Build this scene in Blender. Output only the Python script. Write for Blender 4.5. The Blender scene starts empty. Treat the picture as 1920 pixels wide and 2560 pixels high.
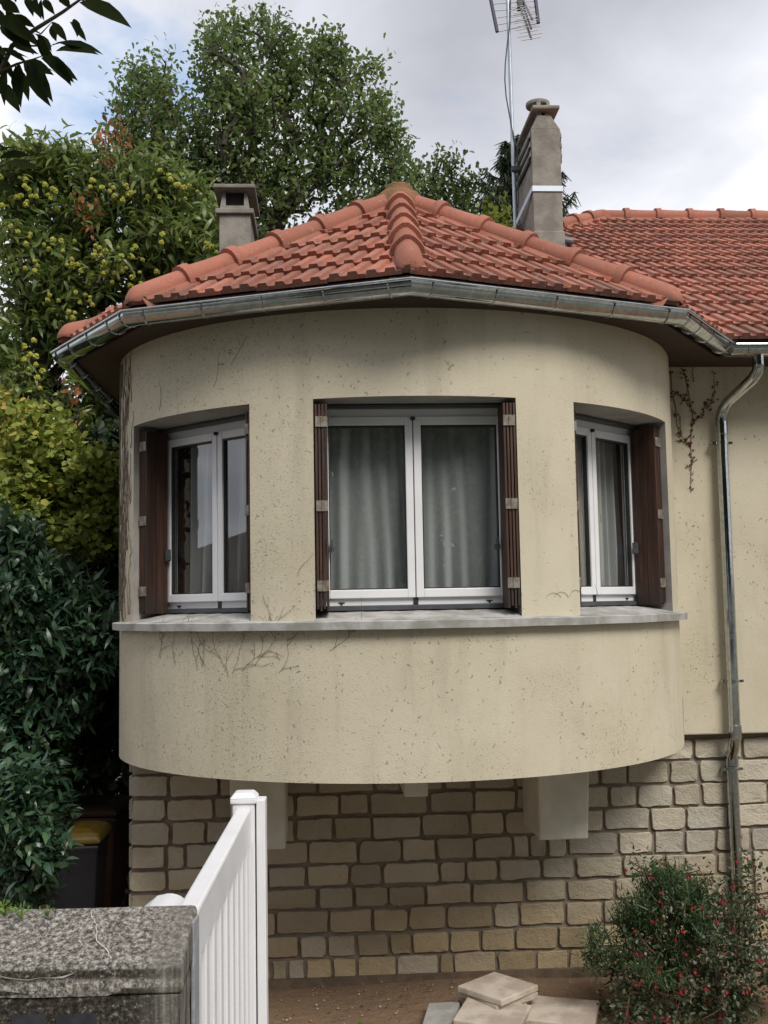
import bpy, bmesh, math, random
import numpy as np
from mathutils import Vector, Matrix
random.seed(7); RNG = np.random.default_rng(7)
R = math.radians
scene = bpy.context.scene
col = scene.collection
E = 2.58                      # eye height over the garden soil; the house heights below are given from the eye
# ------------------------------------------------------------------ camera
cam_d = bpy.data.cameras.new('camera'); cam = bpy.data.objects.new('camera', cam_d); col.objects.link(cam)
cam_d.sensor_fit = 'VERTICAL'; cam_d.sensor_height = 36.0; cam_d.lens = 36.0*2650/2560
cam_d.clip_start = .05; cam_d.clip_end = 1000
PITCH, ROLL = R(4.99), R(-1.03)
c_, s_ = math.cos(PITCH), math.sin(PITCH)
FW = Vector((0, c_, s_)); U0 = Vector((0, -s_, c_)); R0 = Vector((1, 0, 0))
RT = R0*math.cos(ROLL)+U0*math.sin(ROLL); UP = -R0*math.sin(ROLL)+U0*math.cos(ROLL)
m = Matrix((RT, UP, -FW)).transposed().to_4x4(); m.translation = (0, 0, E)
cam.matrix_world = m
scene.camera = cam
def at(x, y, Y):              # the point at depth Y seen at pixel (x, y) of the photograph
    d = RT*((x-960)/2650)-UP*((y-1280)/2650)+FW
    return Vector((0, 0, E))+d*(Y/d.y)
def skydir(x, y): return (RT*((x-960)/2650)-UP*((y-1280)/2650)+FW).normalized()
# ------------------------------------------------------------------ exposure, sun, sky
scene.view_settings.view_transform = 'Standard'; scene.view_settings.look = 'None'
scene.view_settings.exposure = 0.84; scene.view_settings.gamma = 1.0
SUN_EL, SUN_AZ = 47, 152      # azimuth clockwise from +Y
sd = Vector((math.sin(R(SUN_AZ))*math.cos(R(SUN_EL)), math.cos(R(SUN_AZ))*math.cos(R(SUN_EL)), math.sin(R(SUN_EL))))
sun_d = bpy.data.lights.new('sun', 'SUN'); sun = bpy.data.objects.new('sun', sun_d); col.objects.link(sun)
sun_d.energy = 1.7; sun_d.angle = R(25); sun_d.color = (1, .95, .87)
sun.rotation_euler = (-sd).to_track_quat('-Z', 'Y').to_euler()
class NT:                     # a few shorthands for node trees
    def __init__(s, tree): s.t = tree; s.n = tree.nodes; s.l = tree.links
    def add(s, typ, **kw):
        n = s.n.new(typ)
        for k, v in kw.items():
            if k == 'inp':
                for a, b in v.items(): s.set(n, a, b)
            else: setattr(n, k, v)
        return n
    def set(s, n, a, b):
        i = n.inputs[a]
        if isinstance(b, bpy.types.NodeSocket): s.l.new(b, i)
        else: i.default_value = b
    def math(s, op, a, b=0.0, clamp=False):
        n = s.add('ShaderNodeMath', operation=op, use_clamp=clamp); s.set(n, 0, a); s.set(n, 1, b); return n.outputs[0]
    def mix(s, f, a, b, mode='MIX'):
        n = s.add('ShaderNodeMix', data_type='RGBA', blend_type=mode)
        s.set(n, 0, f); s.set(n, 6, c4(a)); s.set(n, 7, c4(b)); return n.outputs[2]
    def noise(s, vec, scale, detail=5, rough=.55, dist=0, out=0):
        n = s.add('ShaderNodeTexNoise', inp={'Vector': vec, 'Scale': scale, 'Detail': detail, 'Roughness': rough, 'Distortion': dist}); return n.outputs[out]
    def ramp(s, f, stops, interp='LINEAR'):
        n = s.add('ShaderNodeValToRGB'); s.set(n, 0, f); r = n.color_ramp; r.interpolation = interp
        while len(r.elements) < len(stops): r.elements.new(.5)
        for e, (p, c) in zip(r.elements, stops): e.position = p; e.color = c4(c) if not isinstance(c, (int, float)) else (c, c, c, 1)
        return n.outputs[0]
    def step(s, f, a, b):
        n = s.add('ShaderNodeMapRange', interpolation_type='SMOOTHSTEP', inp={0: f, 1: a, 2: b, 3: 0.0, 4: 1.0}); return n.outputs[0]
    def obj(s, sc=(1, 1, 1)):
        tc = s.add('ShaderNodeTexCoord'); mp = s.add('ShaderNodeMapping', inp={0: tc.outputs['Object'], 3: sc}); return mp.outputs[0]
    def xyz(s, v): return s.add('ShaderNodeSeparateXYZ', inp={0: v}).outputs
def c4(c): return c if isinstance(c, bpy.types.NodeSocket) else (tuple(c)+(1,) if len(c) == 3 else tuple(c))
w = bpy.data.worlds.new('World'); scene.world = w; w.use_nodes = True
t = NT(w.node_tree); t.n.clear()
sky = t.add('ShaderNodeTexSky', sky_type='NISHITA', sun_disc=False, sun_elevation=R(SUN_EL), sun_rotation=R(SUN_AZ), air_density=1.0, dust_density=1.5)
tc = t.add('ShaderNodeTexCoord'); dr = tc.outputs['Generated']; dx, dy, dz = t.xyz(dr)
den = t.math('ADD', t.math('MAXIMUM', dz, 0.0), .22)
proj = t.add('ShaderNodeCombineXYZ', inp={0: t.math('DIVIDE', dx, den), 1: t.math('DIVIDE', dy, den), 2: 0.0}).outputs[0]
n1 = t.noise(proj, 1.15, 7, .56, .25); n2 = t.noise(proj, 2.6, 6, .55, .3); n3 = t.noise(proj, .55, 4, .5)
def blob(x, y, r0, r1):       # 1 around a direction of the sky, 0 away from it
    d = skydir(x, y)
    dot = t.add('ShaderNodeVectorMath', operation='DOT_PRODUCT', inp={0: dr, 1: tuple(d)}).outputs['Value']
    return t.step(dot, math.cos(R(r1)), math.cos(R(r0)))
gap = t.math('MAXIMUM', blob(215, 390, .5, 6), t.math('MAXIMUM', blob(340, 190, .5, 6), t.math('MULTIPLY', blob(1120, 300, .5, 4), .55)))
cover = t.math('ADD', t.math('MULTIPLY', n2, 1.5), t.math('MULTIPLY', n1, .9))
cover = t.math('SUBTRACT', t.math('SUBTRACT', cover, .40), t.math('MULTIPLY', gap, .40))
cov = t.step(cover, .22, .66)
shade = t.math('ADD', t.math('MULTIPLY', n2, .55), t.math('MULTIPLY', n3, .45))
shade = t.math('SUBTRACT', t.math('ADD', shade, t.math('MULTIPLY', blob(1750, 600, 1, 16), .26)), t.math('MULTIPLY', blob(1500, 80, 2, 15), .25))
shade = t.math('ADD', shade, t.math('MULTIPLY', blob(60, 480, 2, 12), .16))
cl = t.ramp(shade, [(.28, (2.9, 2.95, 3.3)), (.44, (3.9, 4.0, 4.4)), (.58, (5.0, 5.1, 5.5)), (.74, (6.7, 6.7, 6.9))])
blue = t.mix(.35, sky.outputs[0], (4.2, 5.5, 7.3))
full = t.mix(cov, blue, cl)
bg = t.add('ShaderNodeBackground', inp={0: full, 1: 0.1})
wo = t.add('ShaderNodeOutputWorld'); t.l.new(bg.outputs[0], wo.inputs[0])

# ------------------------------------------------------------------ naming and mesh helpers
def tag(o, label=None, cat=None, group=None, kind=None):
    if label: o['label'] = label
    if cat: o['category'] = cat
    if group: o['group'] = group
    if kind: o['kind'] = kind
    return o
def empty(name, loc=(0, 0, 0), rz=0.0, label=None, cat=None, group=None):
    o = bpy.data.objects.new(name, None); col.objects.link(o); o.location = loc; o.rotation_euler.z = rz
    o.empty_display_size = .1
    return tag(o, label, cat, group)
def link(name, me, parent=None):
    o = bpy.data.objects.new(name, me); col.objects.link(o)
    if parent is not None: o.parent = parent
    return o
def dup(o, parent=None, loc=None, rot=None):
    c = o.copy(); col.objects.link(c)
    if parent is not None: c.parent = parent
    if loc is not None: c.location = loc
    if rot is not None: c.rotation_euler = rot
    for ch in [k for k in bpy.data.objects if k.parent == o]: dup(ch, c)
    return c
class MB:                     # collects shapes, links them as one mesh object
    def __init__(s): s.v = []; s.f = []; s.r = []
    def add(s, verts, faces, rnd=None):
        k = len(s.v); s.v += [tuple(v) for v in verts]; rnd = random.random() if rnd is None else rnd
        for f in faces: s.f.append([i+k for i in f]); s.r.append(rnd)
    def box(s, a, b, rnd=None, mat=None):
        (x0, y0, z0), (x1, y1, z1) = a, b
        v = [(x0, y0, z0), (x1, y0, z0), (x1, y1, z0), (x0, y1, z0), (x0, y0, z1), (x1, y0, z1), (x1, y1, z1), (x0, y1, z1)]
        if mat is not None: v = [mat @ Vector(p) for p in v]
        s.add(v, [(3, 2, 1, 0), (4, 5, 6, 7), (0, 1, 5, 4), (1, 2, 6, 5), (2, 3, 7, 6), (3, 0, 4, 7)], rnd); return s
    def tube(s, pts, r, n=8, caps=True, rnd=None):
        pts = [Vector(p) for p in pts]; rr = r if isinstance(r, (list, tuple)) else [r]*len(pts)
        rings = []; prev = None
        for i, p in enumerate(pts):
            d = (pts[min(i+1, len(pts)-1)]-pts[max(i-1, 0)])
            d = d.normalized() if d.length > 1e-9 else Vector((0, 0, 1))
            a = prev if prev is not None else (Vector((1, 0, 0)) if abs(d.x) < .8 else Vector((0, 1, 0)))
            a = (a-d*a.dot(d)).normalized(); prev = a; b = d.cross(a)
            rings.append([p+(a*math.cos(2*math.pi*k/n)+b*math.sin(2*math.pi*k/n))*rr[i] for k in range(n)])
        v = [q for g in rings for q in g]; f = []
        for i in range(len(rings)-1):
            for k in range(n): f.append((i*n+k, i*n+(k+1) % n, (i+1)*n+(k+1) % n, (i+1)*n+k))
        if caps: f.append(tuple(range(n-1, -1, -1))); f.append(tuple((len(rings)-1)*n+k for k in range(n)))
        s.add(v, f, rnd); return s
    def prism(s, poly, z0, z1, rnd=None, mat=None):   # poly counter-clockwise in xy
        n = len(poly); v = [(x, y, z0) for x, y in poly]+[(x, y, z1) for x, y in poly]
        if mat is not None: v = [mat @ Vector(p) for p in v]
        s.add(v, [tuple(range(n-1, -1, -1)), tuple(range(n, 2*n))]+[(i, (i+1) % n, n+(i+1) % n, n+i) for i in range(n)], rnd); return s
    def lathe(s, prof, c=(0, 0, 0), n=24, rnd=None):
        v = []; f = []
        for r, z in prof:
            for k in range(n): a = 2*math.pi*k/n; v.append((c[0]+r*math.cos(a), c[1]+r*math.sin(a), c[2]+z))
        for i in range(len(prof)-1):
            for k in range(n): f.append((i*n+k, i*n+(k+1) % n, (i+1)*n+(k+1) % n, (i+1)*n+k))
        f.append(tuple(range(n-1, -1, -1))); f.append(tuple((len(prof)-1)*n+k for k in range(n)))
        s.add(v, f, rnd); return s
    def build(s, name, mat, parent=None, smooth=False, bevel=0, clip=None, angle=35):
        me = bpy.data.meshes.new(name); me.from_pydata(s.v, [], s.f)
        at_ = me.attributes.new('rnd', 'FLOAT', 'FACE'); at_.data.foreach_set('value', s.r)
        if clip:
            bm = bmesh.new(); bm.from_mesh(me)
            for co, no in clip:
                bmesh.ops.bisect_plane(bm, geom=bm.verts[:]+bm.edges[:]+bm.faces[:], plane_co=co, plane_no=no, clear_outer=True)
            bm.to_mesh(me); bm.free()
        me.materials.append(mat)
        if smooth:
            me.polygons.foreach_set('use_smooth', [True]*len(me.polygons))
            me.set_sharp_from_angle(angle=R(angle))
        o = link(name, me, parent)
        if bevel:
            b = o.modifiers.new('bevel', 'BEVEL'); b.width = bevel; b.segments = 2; b.limit_method = 'ANGLE'
        return o

# ------------------------------------------------------------------ materials
def newmat(name):
    mt = bpy.data.materials.new(name); mt.use_nodes = True; k = NT(mt.node_tree)
    return mt, k, k.n['Principled BSDF']
def bumpit(k, p, h, strength, dist=.01):
    b = k.add('ShaderNodeBump', inp={'Strength': strength, 'Distance': dist, 'Height': h}); k.l.new(b.outputs[0], p.inputs['Normal'])
def M(name, c1, c2=None, ns=8, rough=.7, metal=0, bump=None, rnd=0.0, sc=(1, 1, 1), rr=None, spec=.5):
    mt, k, p = newmat(name); v = k.obj(sc)
    cc = k.mix(k.step(k.noise(v, ns, 6, .6), .35, .65), c1, c2) if c2 else k.mix(0.0, c1, c1)
    if rnd:
        a = k.add('ShaderNodeAttribute', attribute_name='rnd').outputs['Fac']
        g = k.math('ADD', 1-rnd/2, k.math('MULTIPLY', a, rnd))
        cc = k.mix(1.0, cc, k.add('ShaderNodeCombineXYZ', inp={0: g, 1: g, 2: g}).outputs[0], 'MULTIPLY')
    k.l.new(cc, p.inputs['Base Color']); p.inputs['Metallic'].default_value = metal
    p.inputs['Specular IOR Level'].default_value = spec
    if rr: k.set(p, 'Roughness', k.ramp(k.noise(v, ns*2.3, 5, .6), [(.3, rr[0]), (.7, rr[1])]))
    else: p.inputs['Roughness'].default_value = rough
    if bump: bumpit(k, p, k.noise(v, bump[0], 6, .65), bump[1], bump[2] if len(bump) > 2 else .01)
    return mt
def plaster(name, base, base2, dirt, amount):
    mt, k, p = newmat(name); v = k.obj()
    x, y, z = k.xyz(v)
    cc = k.mix(k.step(k.noise(v, 1.3, 6, .62), .3, .7), base, base2)
    st = k.noise(k.obj((3.5, 3.5, .45)), 1.6, 6, .6)                       # rain streaks
    cc = k.mix(k.math('MULTIPLY', k.step(st, .46, .76), .42), cc, dirt)
    cc = k.mix(k.math('MULTIPLY', k.step(k.noise(v, 60, 3, .6), .5, .8), .14), cc, dirt)
    wob = k.noise(v, 9, 3, .5, out=1)
    vv = k.add('ShaderNodeVectorMath', operation='MULTIPLY_ADD', inp={0: wob, 1: (.13, .13, .13), 2: v}).outputs[0]
    left = k.step(x, 1.3, -1.7)                                           # creeper grew from the left
    hi = k.noise(v, 1.7, 3, .5)
    tot = None
    fine = k.step(k.noise(v, 1.3, 4, .6), .48, .62)
    for sc_, th, seed, asp in ((33, .25, 0, (1, 1, .6)), (62, .30, 4, (1, 1, .8)), (27, .17, 9, (.5, .5, 1.2)), (95, .30, 15, (1, 1, .7))):
        mp = k.add('ShaderNodeMapping', inp={0: vv, 1: (seed, seed*2.1, seed), 3: asp}).outputs[0]
        vo = k.add('ShaderNodeTexVoronoi', inp={'Vector': mp, 'Scale': sc_})
        pick = k.math('GREATER_THAN', k.xyz(vo.outputs['Color'])[0], .45)
        blot = k.noise(mp, sc_*2.6, 3, .6)
        d = k.math('ADD', vo.outputs['Distance'], k.math('MULTIPLY', k.math('SUBTRACT', blot, .5), .55))
        sp = k.math('MULTIPLY', k.step(d, th, th-.16), pick)
        mk = k.step(k.math('ADD', k.noise(mp, 2.1/ max(asp)+.4*seed*.1, 4, .6), k.math('MULTIPLY', left, .12)), .45, .60)
        sp = k.math('MULTIPLY', sp, mk)
        if sc_ > 60: sp = k.math('MULTIPLY', sp, k.math('MAXIMUM', k.math('MULTIPLY', fine, 1.0), k.math('MULTIPLY', left, .75)))
        tot = sp if tot is None else k.math('MAXIMUM', tot, sp)
    cc = k.mix(k.math('MULTIPLY', tot, amount), cc, (.075, .06, .045))
    k.l.new(cc, p.inputs['Base Color']); p.inputs['Roughness'].default_value = .92; p.inputs['Specular IOR Level'].default_value = .2
    h = k.math('ADD', k.math('MULTIPLY', k.noise(v, 130, 4, .6), .5), k.math('ADD', k.noise(v, 4, 4, .5), k.math('MULTIPLY', tot, .5)))
    bumpit(k, p, h, .55, .008)
    return mt
m_plaster = plaster('cream render', (.585, .53, .412), (.52, .468, .35), (.33, .295, .225), .48)
m_reveal = M('grey reveal', (.36, .34, .32), (.27, .255, .24), 6, .9, bump=(60, .2))
m_sill = M('weathered cement', (.44, .43, .42), (.27, .265, .24), 7, .85, bump=(70, .3, .006))
def limestone():
    mt, k, p = newmat('limestone'); v = k.obj(); a = k.add('ShaderNodeAttribute', attribute_name='rnd').outputs['Fac']
    cc = k.mix(k.noise(v, 7, 6, .65), (.56, .515, .43), (.42, .37, .29))
    z = k.xyz(v)[2]
    cc = k.mix(k.math('MULTIPLY', k.step(k.math('ADD', z, k.math('MULTIPLY', k.noise(v, 3, 4), .5)), 1.2, .40), .72), cc, (.355, .255, .135))   # soil splashed up the lower courses
    cc = k.mix(k.math('MULTIPLY', k.step(k.noise(k.obj((1, 1, 1.6)), 26, 5, .7), .58, .72), .45), cc, (.16, .125, .085))
    a2 = k.math('FRACT', k.math('MULTIPLY', a, 7.31)); cc = k.mix(k.math('MULTIPLY', k.step(a2, .6, 1.0), .5), cc, (.36, .345, .32)); g = k.math('ADD', .76, k.math('MULTIPLY', a, .42)); cc = k.mix(1.0, cc, k.add('ShaderNodeCombineXYZ', inp={0: g, 1: g, 2: k.math('MULTIPLY', g, .97)}).outputs[0], 'MULTIPLY')
    k.l.new(cc, p.inputs['Base Color']); p.inputs['Roughness'].default_value = .95; p.inputs['Specular IOR Level'].default_value = .15
    h = k.math('ADD', k.noise(v, 14, 6, .65), k.math('MULTIPLY', k.noise(v, 75, 4, .6), .4)); bumpit(k, p, h, .8, .02)
    return mt
m_stone = limestone()
m_mortar = M('dark mortar', (.19, .158, .122), (.265, .222, .175), 9, .95, bump=(60, .5, .01))
def terracotta(name, rnd, grey):
    mt, k, p = newmat(name); v = k.obj(); a = k.add('ShaderNodeAttribute', attribute_name='rnd').outputs['Fac']
    cc = k.mix(k.noise(v, 5, 5, .6), (.395, .143, .092), (.275, .102, .07))
    g = k.math('ADD', 1-rnd/2, k.math('MULTIPLY', a, rnd)); cc = k.mix(1.0, cc, k.add('ShaderNodeCombineXYZ', inp={0: g, 1: g, 2: g}).outputs[0], 'MULTIPLY')
    cc = k.mix(k.math('MULTIPLY', k.step(k.noise(v, 17, 6, .7), .42, .68), grey), cc, (.215, .15, .12))
    cc = k.mix(k.math('MULTIPLY', k.step(k.noise(v, 42, 4, .65), .61, .70), grey*1.2), cc, (.42, .38, .33))   # lichen
    cc = k.mix(k.math('MULTIPLY', k.step(k.noise(v, 30, 4, .7, 1), .57, .68), grey), cc, (.07, .05, .045)); cc = k.mix(k.math('MULTIPLY', k.step(k.noise(v, 2.2, 5, .65), .50, .70), grey*.8), cc, (.16, .10, .08))
    k.l.new(cc, p.inputs['Base Color']); p.inputs['Roughness'].default_value = .8; p.inputs['Specular IOR Level'].default_value = .25
    bumpit(k, p, k.noise(v, 55, 5, .6), .3, .006)
    return mt
m_tile = terracotta('roof tile', .6, .7)
m_cap = terracotta('hip cap tile', .34, .42)
m_bed = terracotta('red mortar bed', .1, .35)
m_moss = M('mossy mortar', (.27, .11, .058), (.14, .105, .04), 9, .95, bump=(40, .6, .02))
def zinc_mat():
    mt, k, p = newmat('galvanised zinc'); v = k.obj()
    vo = k.add('ShaderNodeTexVoronoi', inp={'Vector': v, 'Scale': 42.0}); a = k.xyz(vo.outputs['Color'])[0]
    cc = k.mix(a, (.42, .45, .47), (.56, .58, .59)); cc = k.mix(k.math('MULTIPLY', k.step(k.noise(v, 5, 5, .6), .5, .7), .45), cc, (.30, .33, .35))
    k.l.new(cc, p.inputs['Base Color']); p.inputs['Metallic'].default_value = 1.0
    k.set(p, 'Roughness', k.ramp(k.noise(v, 7, 5, .6), [(.3, .05), (.7, .17)])); bumpit(k, p, k.noise(v, 9, 3, .5), .06, .01)
    return mt
m_zinc = zinc_mat()
m_soffit = M('brown soffit boards', (.060, .032, .020), (.038, .021, .014), 5, .7, sc=(1, 12, 1))
m_cement = M('grey cement', (.29, .265, .23), (.19, .172, .15), 5, .95, bump=(45, .5, .01))
m_cement_light = M('pale cement', (.25, .235, .205), (.17, .158, .14), 6, .95, bump=(45, .4, .01))
m_opening_dark = M('dark opening', (.02, .02, .022), (.035, .033, .03), 8, .95)  # near-black standing in for the shade inside openings
m_white = M('white lacquered frame', (.76, .765, .785), (.72, .72, .735), 4, .35)
m_pvc = M('white plastic', (.77, .765, .78), (.73, .725, .735), 5, .32, rr=(.28, .42))
m_gasket = M('black gasket', (.02, .02, .022), None, rough=.5)
m_darkgrey = M('dark grey finish', (.075, .08, .09), (.05, .052, .06), 6, .5)
def wood_mat():
    mt, k, p = newmat('stained wood'); v = k.obj((26, 26, 1.2)); g = k.noise(v, 2.2, 6, .6, .6)
    cc = k.ramp(g, [(.28, (.018, .0075, .0045)), (.5, (.046, .019, .0105)), (.72, (.095, .044, .023))])
    z = k.xyz(k.obj())[2]; worn = k.step(k.math('ADD', z, k.math('MULTIPLY', k.noise(k.obj((14, 14, 2)), 2, 4), .18)), .30, .08)
    cc = k.mix(k.math('MULTIPLY', worn, .75), cc, (.022, .015, .012))
    a = k.add('ShaderNodeAttribute', attribute_name='rnd').outputs['Fac']; q = k.math('ADD', .65, k.math('MULTIPLY', a, .7))
    cc = k.mix(1.0, cc, k.add('ShaderNodeCombineXYZ', inp={0: q, 1: q, 2: q}).outputs[0], 'MULTIPLY')
    k.l.new(cc, p.inputs['Base Color']); p.inputs['Roughness'].default_value = .6; bumpit(k, p, g, .25, .004)
    return mt
m_wood = wood_mat()
m_hinge = M('rusty galvanised hinge', (.26, .265, .24), (.17, .12, .08), 22, .6, metal=.3)
def glass_mat():
    mt, k, p = newmat('window glass'); k.n.remove(p); out = k.n['Material Output']
    tr = k.add('ShaderNodeBsdfTransparent', inp={0: (.86, .89, .88, 1)}); gl = k.add('ShaderNodeBsdfGlossy', inp={0: (1, 1, 1, 1), 1: 0.0})
    wv = k.add('ShaderNodeBump', inp={'Strength': .012, 'Distance': .02, 'Height': k.noise(k.obj(), 2.2, 2, .4)}); k.l.new(wv.outputs[0], gl.inputs['Normal'])
    fr = k.add('ShaderNodeFresnel', inp={0: 1.5}); bf = k.add('ShaderNodeNewGeometry').outputs['Backfacing']; f = k.math('MULTIPLY', k.math('MULTIPLY', fr.outputs[0], 3.3, True), k.math('SUBTRACT', 1.0, bf))
    mx = k.add('ShaderNodeMixShader', inp={0: f, 1: tr.outputs[0], 2: gl.outputs[0]}); k.l.new(mx.outputs[0], out.inputs[0]); return mt
m_glass = glass_mat()
def sheer_mat():
    mt, k, p = newmat('sheer curtain'); out = k.n['Material Output']
    p.inputs['Base Color'].default_value = (.76, .77, .78, 1); p.inputs['Roughness'].default_value = .9
    tl = k.add('ShaderNodeBsdfTranslucent', inp={0: (.6, .6, .6, 1)}); m1 = k.add('ShaderNodeMixShader', inp={0: .3, 1: p.outputs[0], 2: tl.outputs[0]})
    tr = k.add('ShaderNodeBsdfTransparent'); lw = k.add('ShaderNodeLayerWeight', inp={0: .35})
    f = k.math('ADD', .50, k.math('MULTIPLY', lw.outputs['Facing'], .8), True)
    m2 = k.add('ShaderNodeMixShader', inp={0: f, 1: tr.outputs[0], 2: m1.outputs[0]}); k.l.new(m2.outputs[0], out.inputs[0]); return mt
m_sheer = sheer_mat()
m_room = M('room wall', (.17, .16, .15), (.14, .13, .12), 3, .9)
m_concrete_old = None
WXE = -.365
def old_concrete():
    mt, k, p = newmat('weathered wall concrete'); v = k.obj(); z = k.xyz(v)[2]
    n = k.noise(v, 115, 5, .85); n2 = k.noise(v, 9, 6, .65)
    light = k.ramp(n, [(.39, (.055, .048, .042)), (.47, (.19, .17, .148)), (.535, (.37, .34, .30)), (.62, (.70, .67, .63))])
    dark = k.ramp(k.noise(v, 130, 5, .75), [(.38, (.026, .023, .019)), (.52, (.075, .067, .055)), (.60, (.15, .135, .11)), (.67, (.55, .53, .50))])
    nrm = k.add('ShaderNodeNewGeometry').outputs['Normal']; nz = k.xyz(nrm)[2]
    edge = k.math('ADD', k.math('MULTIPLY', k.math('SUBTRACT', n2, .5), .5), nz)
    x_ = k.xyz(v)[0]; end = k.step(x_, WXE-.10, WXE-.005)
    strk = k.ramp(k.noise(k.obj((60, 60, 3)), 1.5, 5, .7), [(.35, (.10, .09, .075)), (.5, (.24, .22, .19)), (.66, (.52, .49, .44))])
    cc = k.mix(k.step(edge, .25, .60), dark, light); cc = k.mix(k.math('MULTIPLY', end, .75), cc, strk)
    cc = k.mix(k.math('MULTIPLY', k.step(k.noise(v, 22, 5, .6), .58, .72), .5), cc, (.30, .27, .20))
    cc = k.mix(k.math('MULTIPLY', k.step(k.noise(v, 30, 5, .7), .60, .70), .55), cc, (.045, .04, .036))
    k.l.new(cc, p.inputs['Base Color']); p.inputs['Roughness'].default_value = .97; p.inputs['Specular IOR Level'].default_value = .15
    bumpit(k, p, k.math('ADD', n, k.math('MULTIPLY', n2, .6)), .9, .012); return mt
m_oldwall = old_concrete()
m_number = M('black painted number', (.018, .019, .026), (.035, .036, .042), 30, .6)
m_crack = M('pale crack filler', (.62, .59, .54), (.45, .42, .37), 20, .9)
m_bark = M('bark', (.075, .06, .045), (.035, .028, .022), 14, .95, bump=(30, .6, .02))
m_twig = M('dry creeper stem', (.11, .085, .065), (.15, .12, .09), 30, .95)
m_black = M('black cable', (.012, .012, .012), None, rough=.5)
def leafmat(name, cols, rough=.5, trans=.25, spec=.4):
    mt, k, p = newmat(name); out = k.n['Material Output']
    a = k.add('ShaderNodeAttribute', attribute_name='rnd').outputs['Fac']
    cc = k.ramp(a, [(i/(len(cols)-1), c) for i, c in enumerate(cols)])
    k.l.new(cc, p.inputs['Base Color']); p.inputs['Roughness'].default_value = rough; p.inputs['Specular IOR Level'].default_value = spec
    tl = k.add('ShaderNodeBsdfTranslucent'); k.l.new(k.mix(.3, cc, (.16, .22, .03)), tl.inputs[0])
    mx = k.add('ShaderNodeMixShader', inp={0: trans, 1: p.outputs[0], 2: tl.outputs[0]}); k.l.new(mx.outputs[0], out.inputs[0]); return mt

# ------------------------------------------------------------------ setting: ground, road
def ground_z(x, y):
    def ss(a, b, q): q = min(1, max(0, (q-a)/(b-a))); return q*q*(3-2*q)
    return (E-1.55)*(1-ss(2.6, 5.6, y))+.015*math.sin(x*3.1+y*1.7)*ss(5, 6, y)*ss(14, 9, y)
xs = [-300, -120, -60, -30, -18, -12, -9]+[-7+.25*i for i in range(57)]+[9, 12, 18, 30, 60, 120, 300]
ys = [-300, -120, -60, -30, -16, -9, -5, -2, 0, 1.5]+[2.5+.2*i for i in range(45)]+[12.5, 15, 18, 24, 35, 60, 120, 400]
g = MB(); g.v = [(x, y, ground_z(x, y)) for y in ys for x in xs]; nx = len(xs)
g.f = [(j*nx+i, j*nx+i+1, (j+1)*nx+i+1, (j+1)*nx+i) for j in range(len(ys)-1) for i in range(nx-1)]; g.r = [.5]*len(g.f)
def soil():
    mt, k, p = newmat('bare soil'); v = k.obj()
    cc = k.mix(k.noise(v, 3.2, 6, .65), (.27, .185, .12), (.18, .12, .078)); cc = k.mix(k.math('MULTIPLY', k.step(k.noise(v, 38, 6, .7), .55, .7), .7), cc, (.085, .057, .038))
    cc = k.mix(k.math('MULTIPLY', k.step(k.noise(v, 16, 5, .7), .56, .68), .5), cc, (.31, .225, .15))
    k.l.new(cc, p.inputs['Base Color']); p.inputs['Roughness'].default_value = 1; p.inputs['Specular IOR Level'].default_value = .1
    bumpit(k, p, k.math('ADD', k.noise(v, 12, 5, .6), k.math('MULTIPLY', k.noise(v, 60, 4, .6), .5)), .9, .03)
    gx, gy, gz_ = k.xyz(v); pale_ground = k.math('MAXIMUM', k.step(k.math('ADD', gy, k.math('MULTIPLY', k.noise(v, 2.5, 4), .8)), 6.1, 5.4), k.step(gy, 9.5, 11.5))  # ground out of view, paled to brighten the gutter's reflection and the bounce
    k.l.new(k.mix(pale_ground, cc, k.mix(k.noise(v, 5, 6, .7), (.16, .165, .12), (.25, .245, .21))), p.inputs['Base Color']); return mt
tag(g.build('ground', soil(), smooth=True), kind='structure')
rd = MB(); rd.box((-120, -9, E-1.60), (120, -2, E-1.545)); tag(rd.build('road', M('asphalt', (.05, .05, .052), (.065, .064, .062), 40, .9)), kind='structure')

# ------------------------------------------------------------------ house
PSI = R(3.41); HX, HY = .092, 7.613
house = empty('house', (HX, HY, 0), PSI, 'cream rendered house with a rounded three window bay and red tiled roofs', 'house')
RA, RB = 1.944, 1.704                       # half axes of the bay's plan
ZB, ZS, ZH, ZT = E-.976, E-.135, E+1.173, E+1.68
A1, A2, A3 = R(17.43), R(29.33), R(63.76)
def bay(tt, off=0.0):
    ex = .05*max(0, (math.degrees(tt)-66)/24)**1.5 if tt > R(66) else 0
    nx, ny = math.sin(tt)/RA, -math.cos(tt)/RB; l = math.hypot(nx, ny)
    return Vector((RA*math.sin(tt)+ex+off*nx/l, -RB*math.cos(tt)+off*ny/l))
def arc(a, b, n): return [a+(b-a)*i/n for i in range(n+1)]
YMW = -.15
wallm = MB()
def wall_band(ta, tb, z0, z1, n):
    ts = arc(ta, tb, n); v = []; nz = max(1, round((z1-z0)/.25))
    for j in range(nz+1):
        for q in ts: p = bay(q); v.append((p.x, p.y, z0+(z1-z0)*j/nz))
    wallm.add(v, [(j*(n+1)+i, j*(n+1)+i+1, (j+1)*(n+1)+i+1, (j+1)*(n+1)+i) for j in range(nz) for i in range(n)])
TE = R(90)
segs = [(-TE, -A3, 0), (-A3, -A2, 1), (-A2, -A1, 0), (-A1, A1, 1), (A1, A2, 0), (A2, A3, 1), (A3, TE, 0)]
for a, b, op in segs:
    n = max(4, int(abs(b-a)/R(2)))
    wall_band(a, b, ZB, ZS+.04, n); wall_band(a, b, ZH, ZT+.04, n)
    if not op: wall_band(a, b, ZS+.04, ZH, n)
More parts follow.
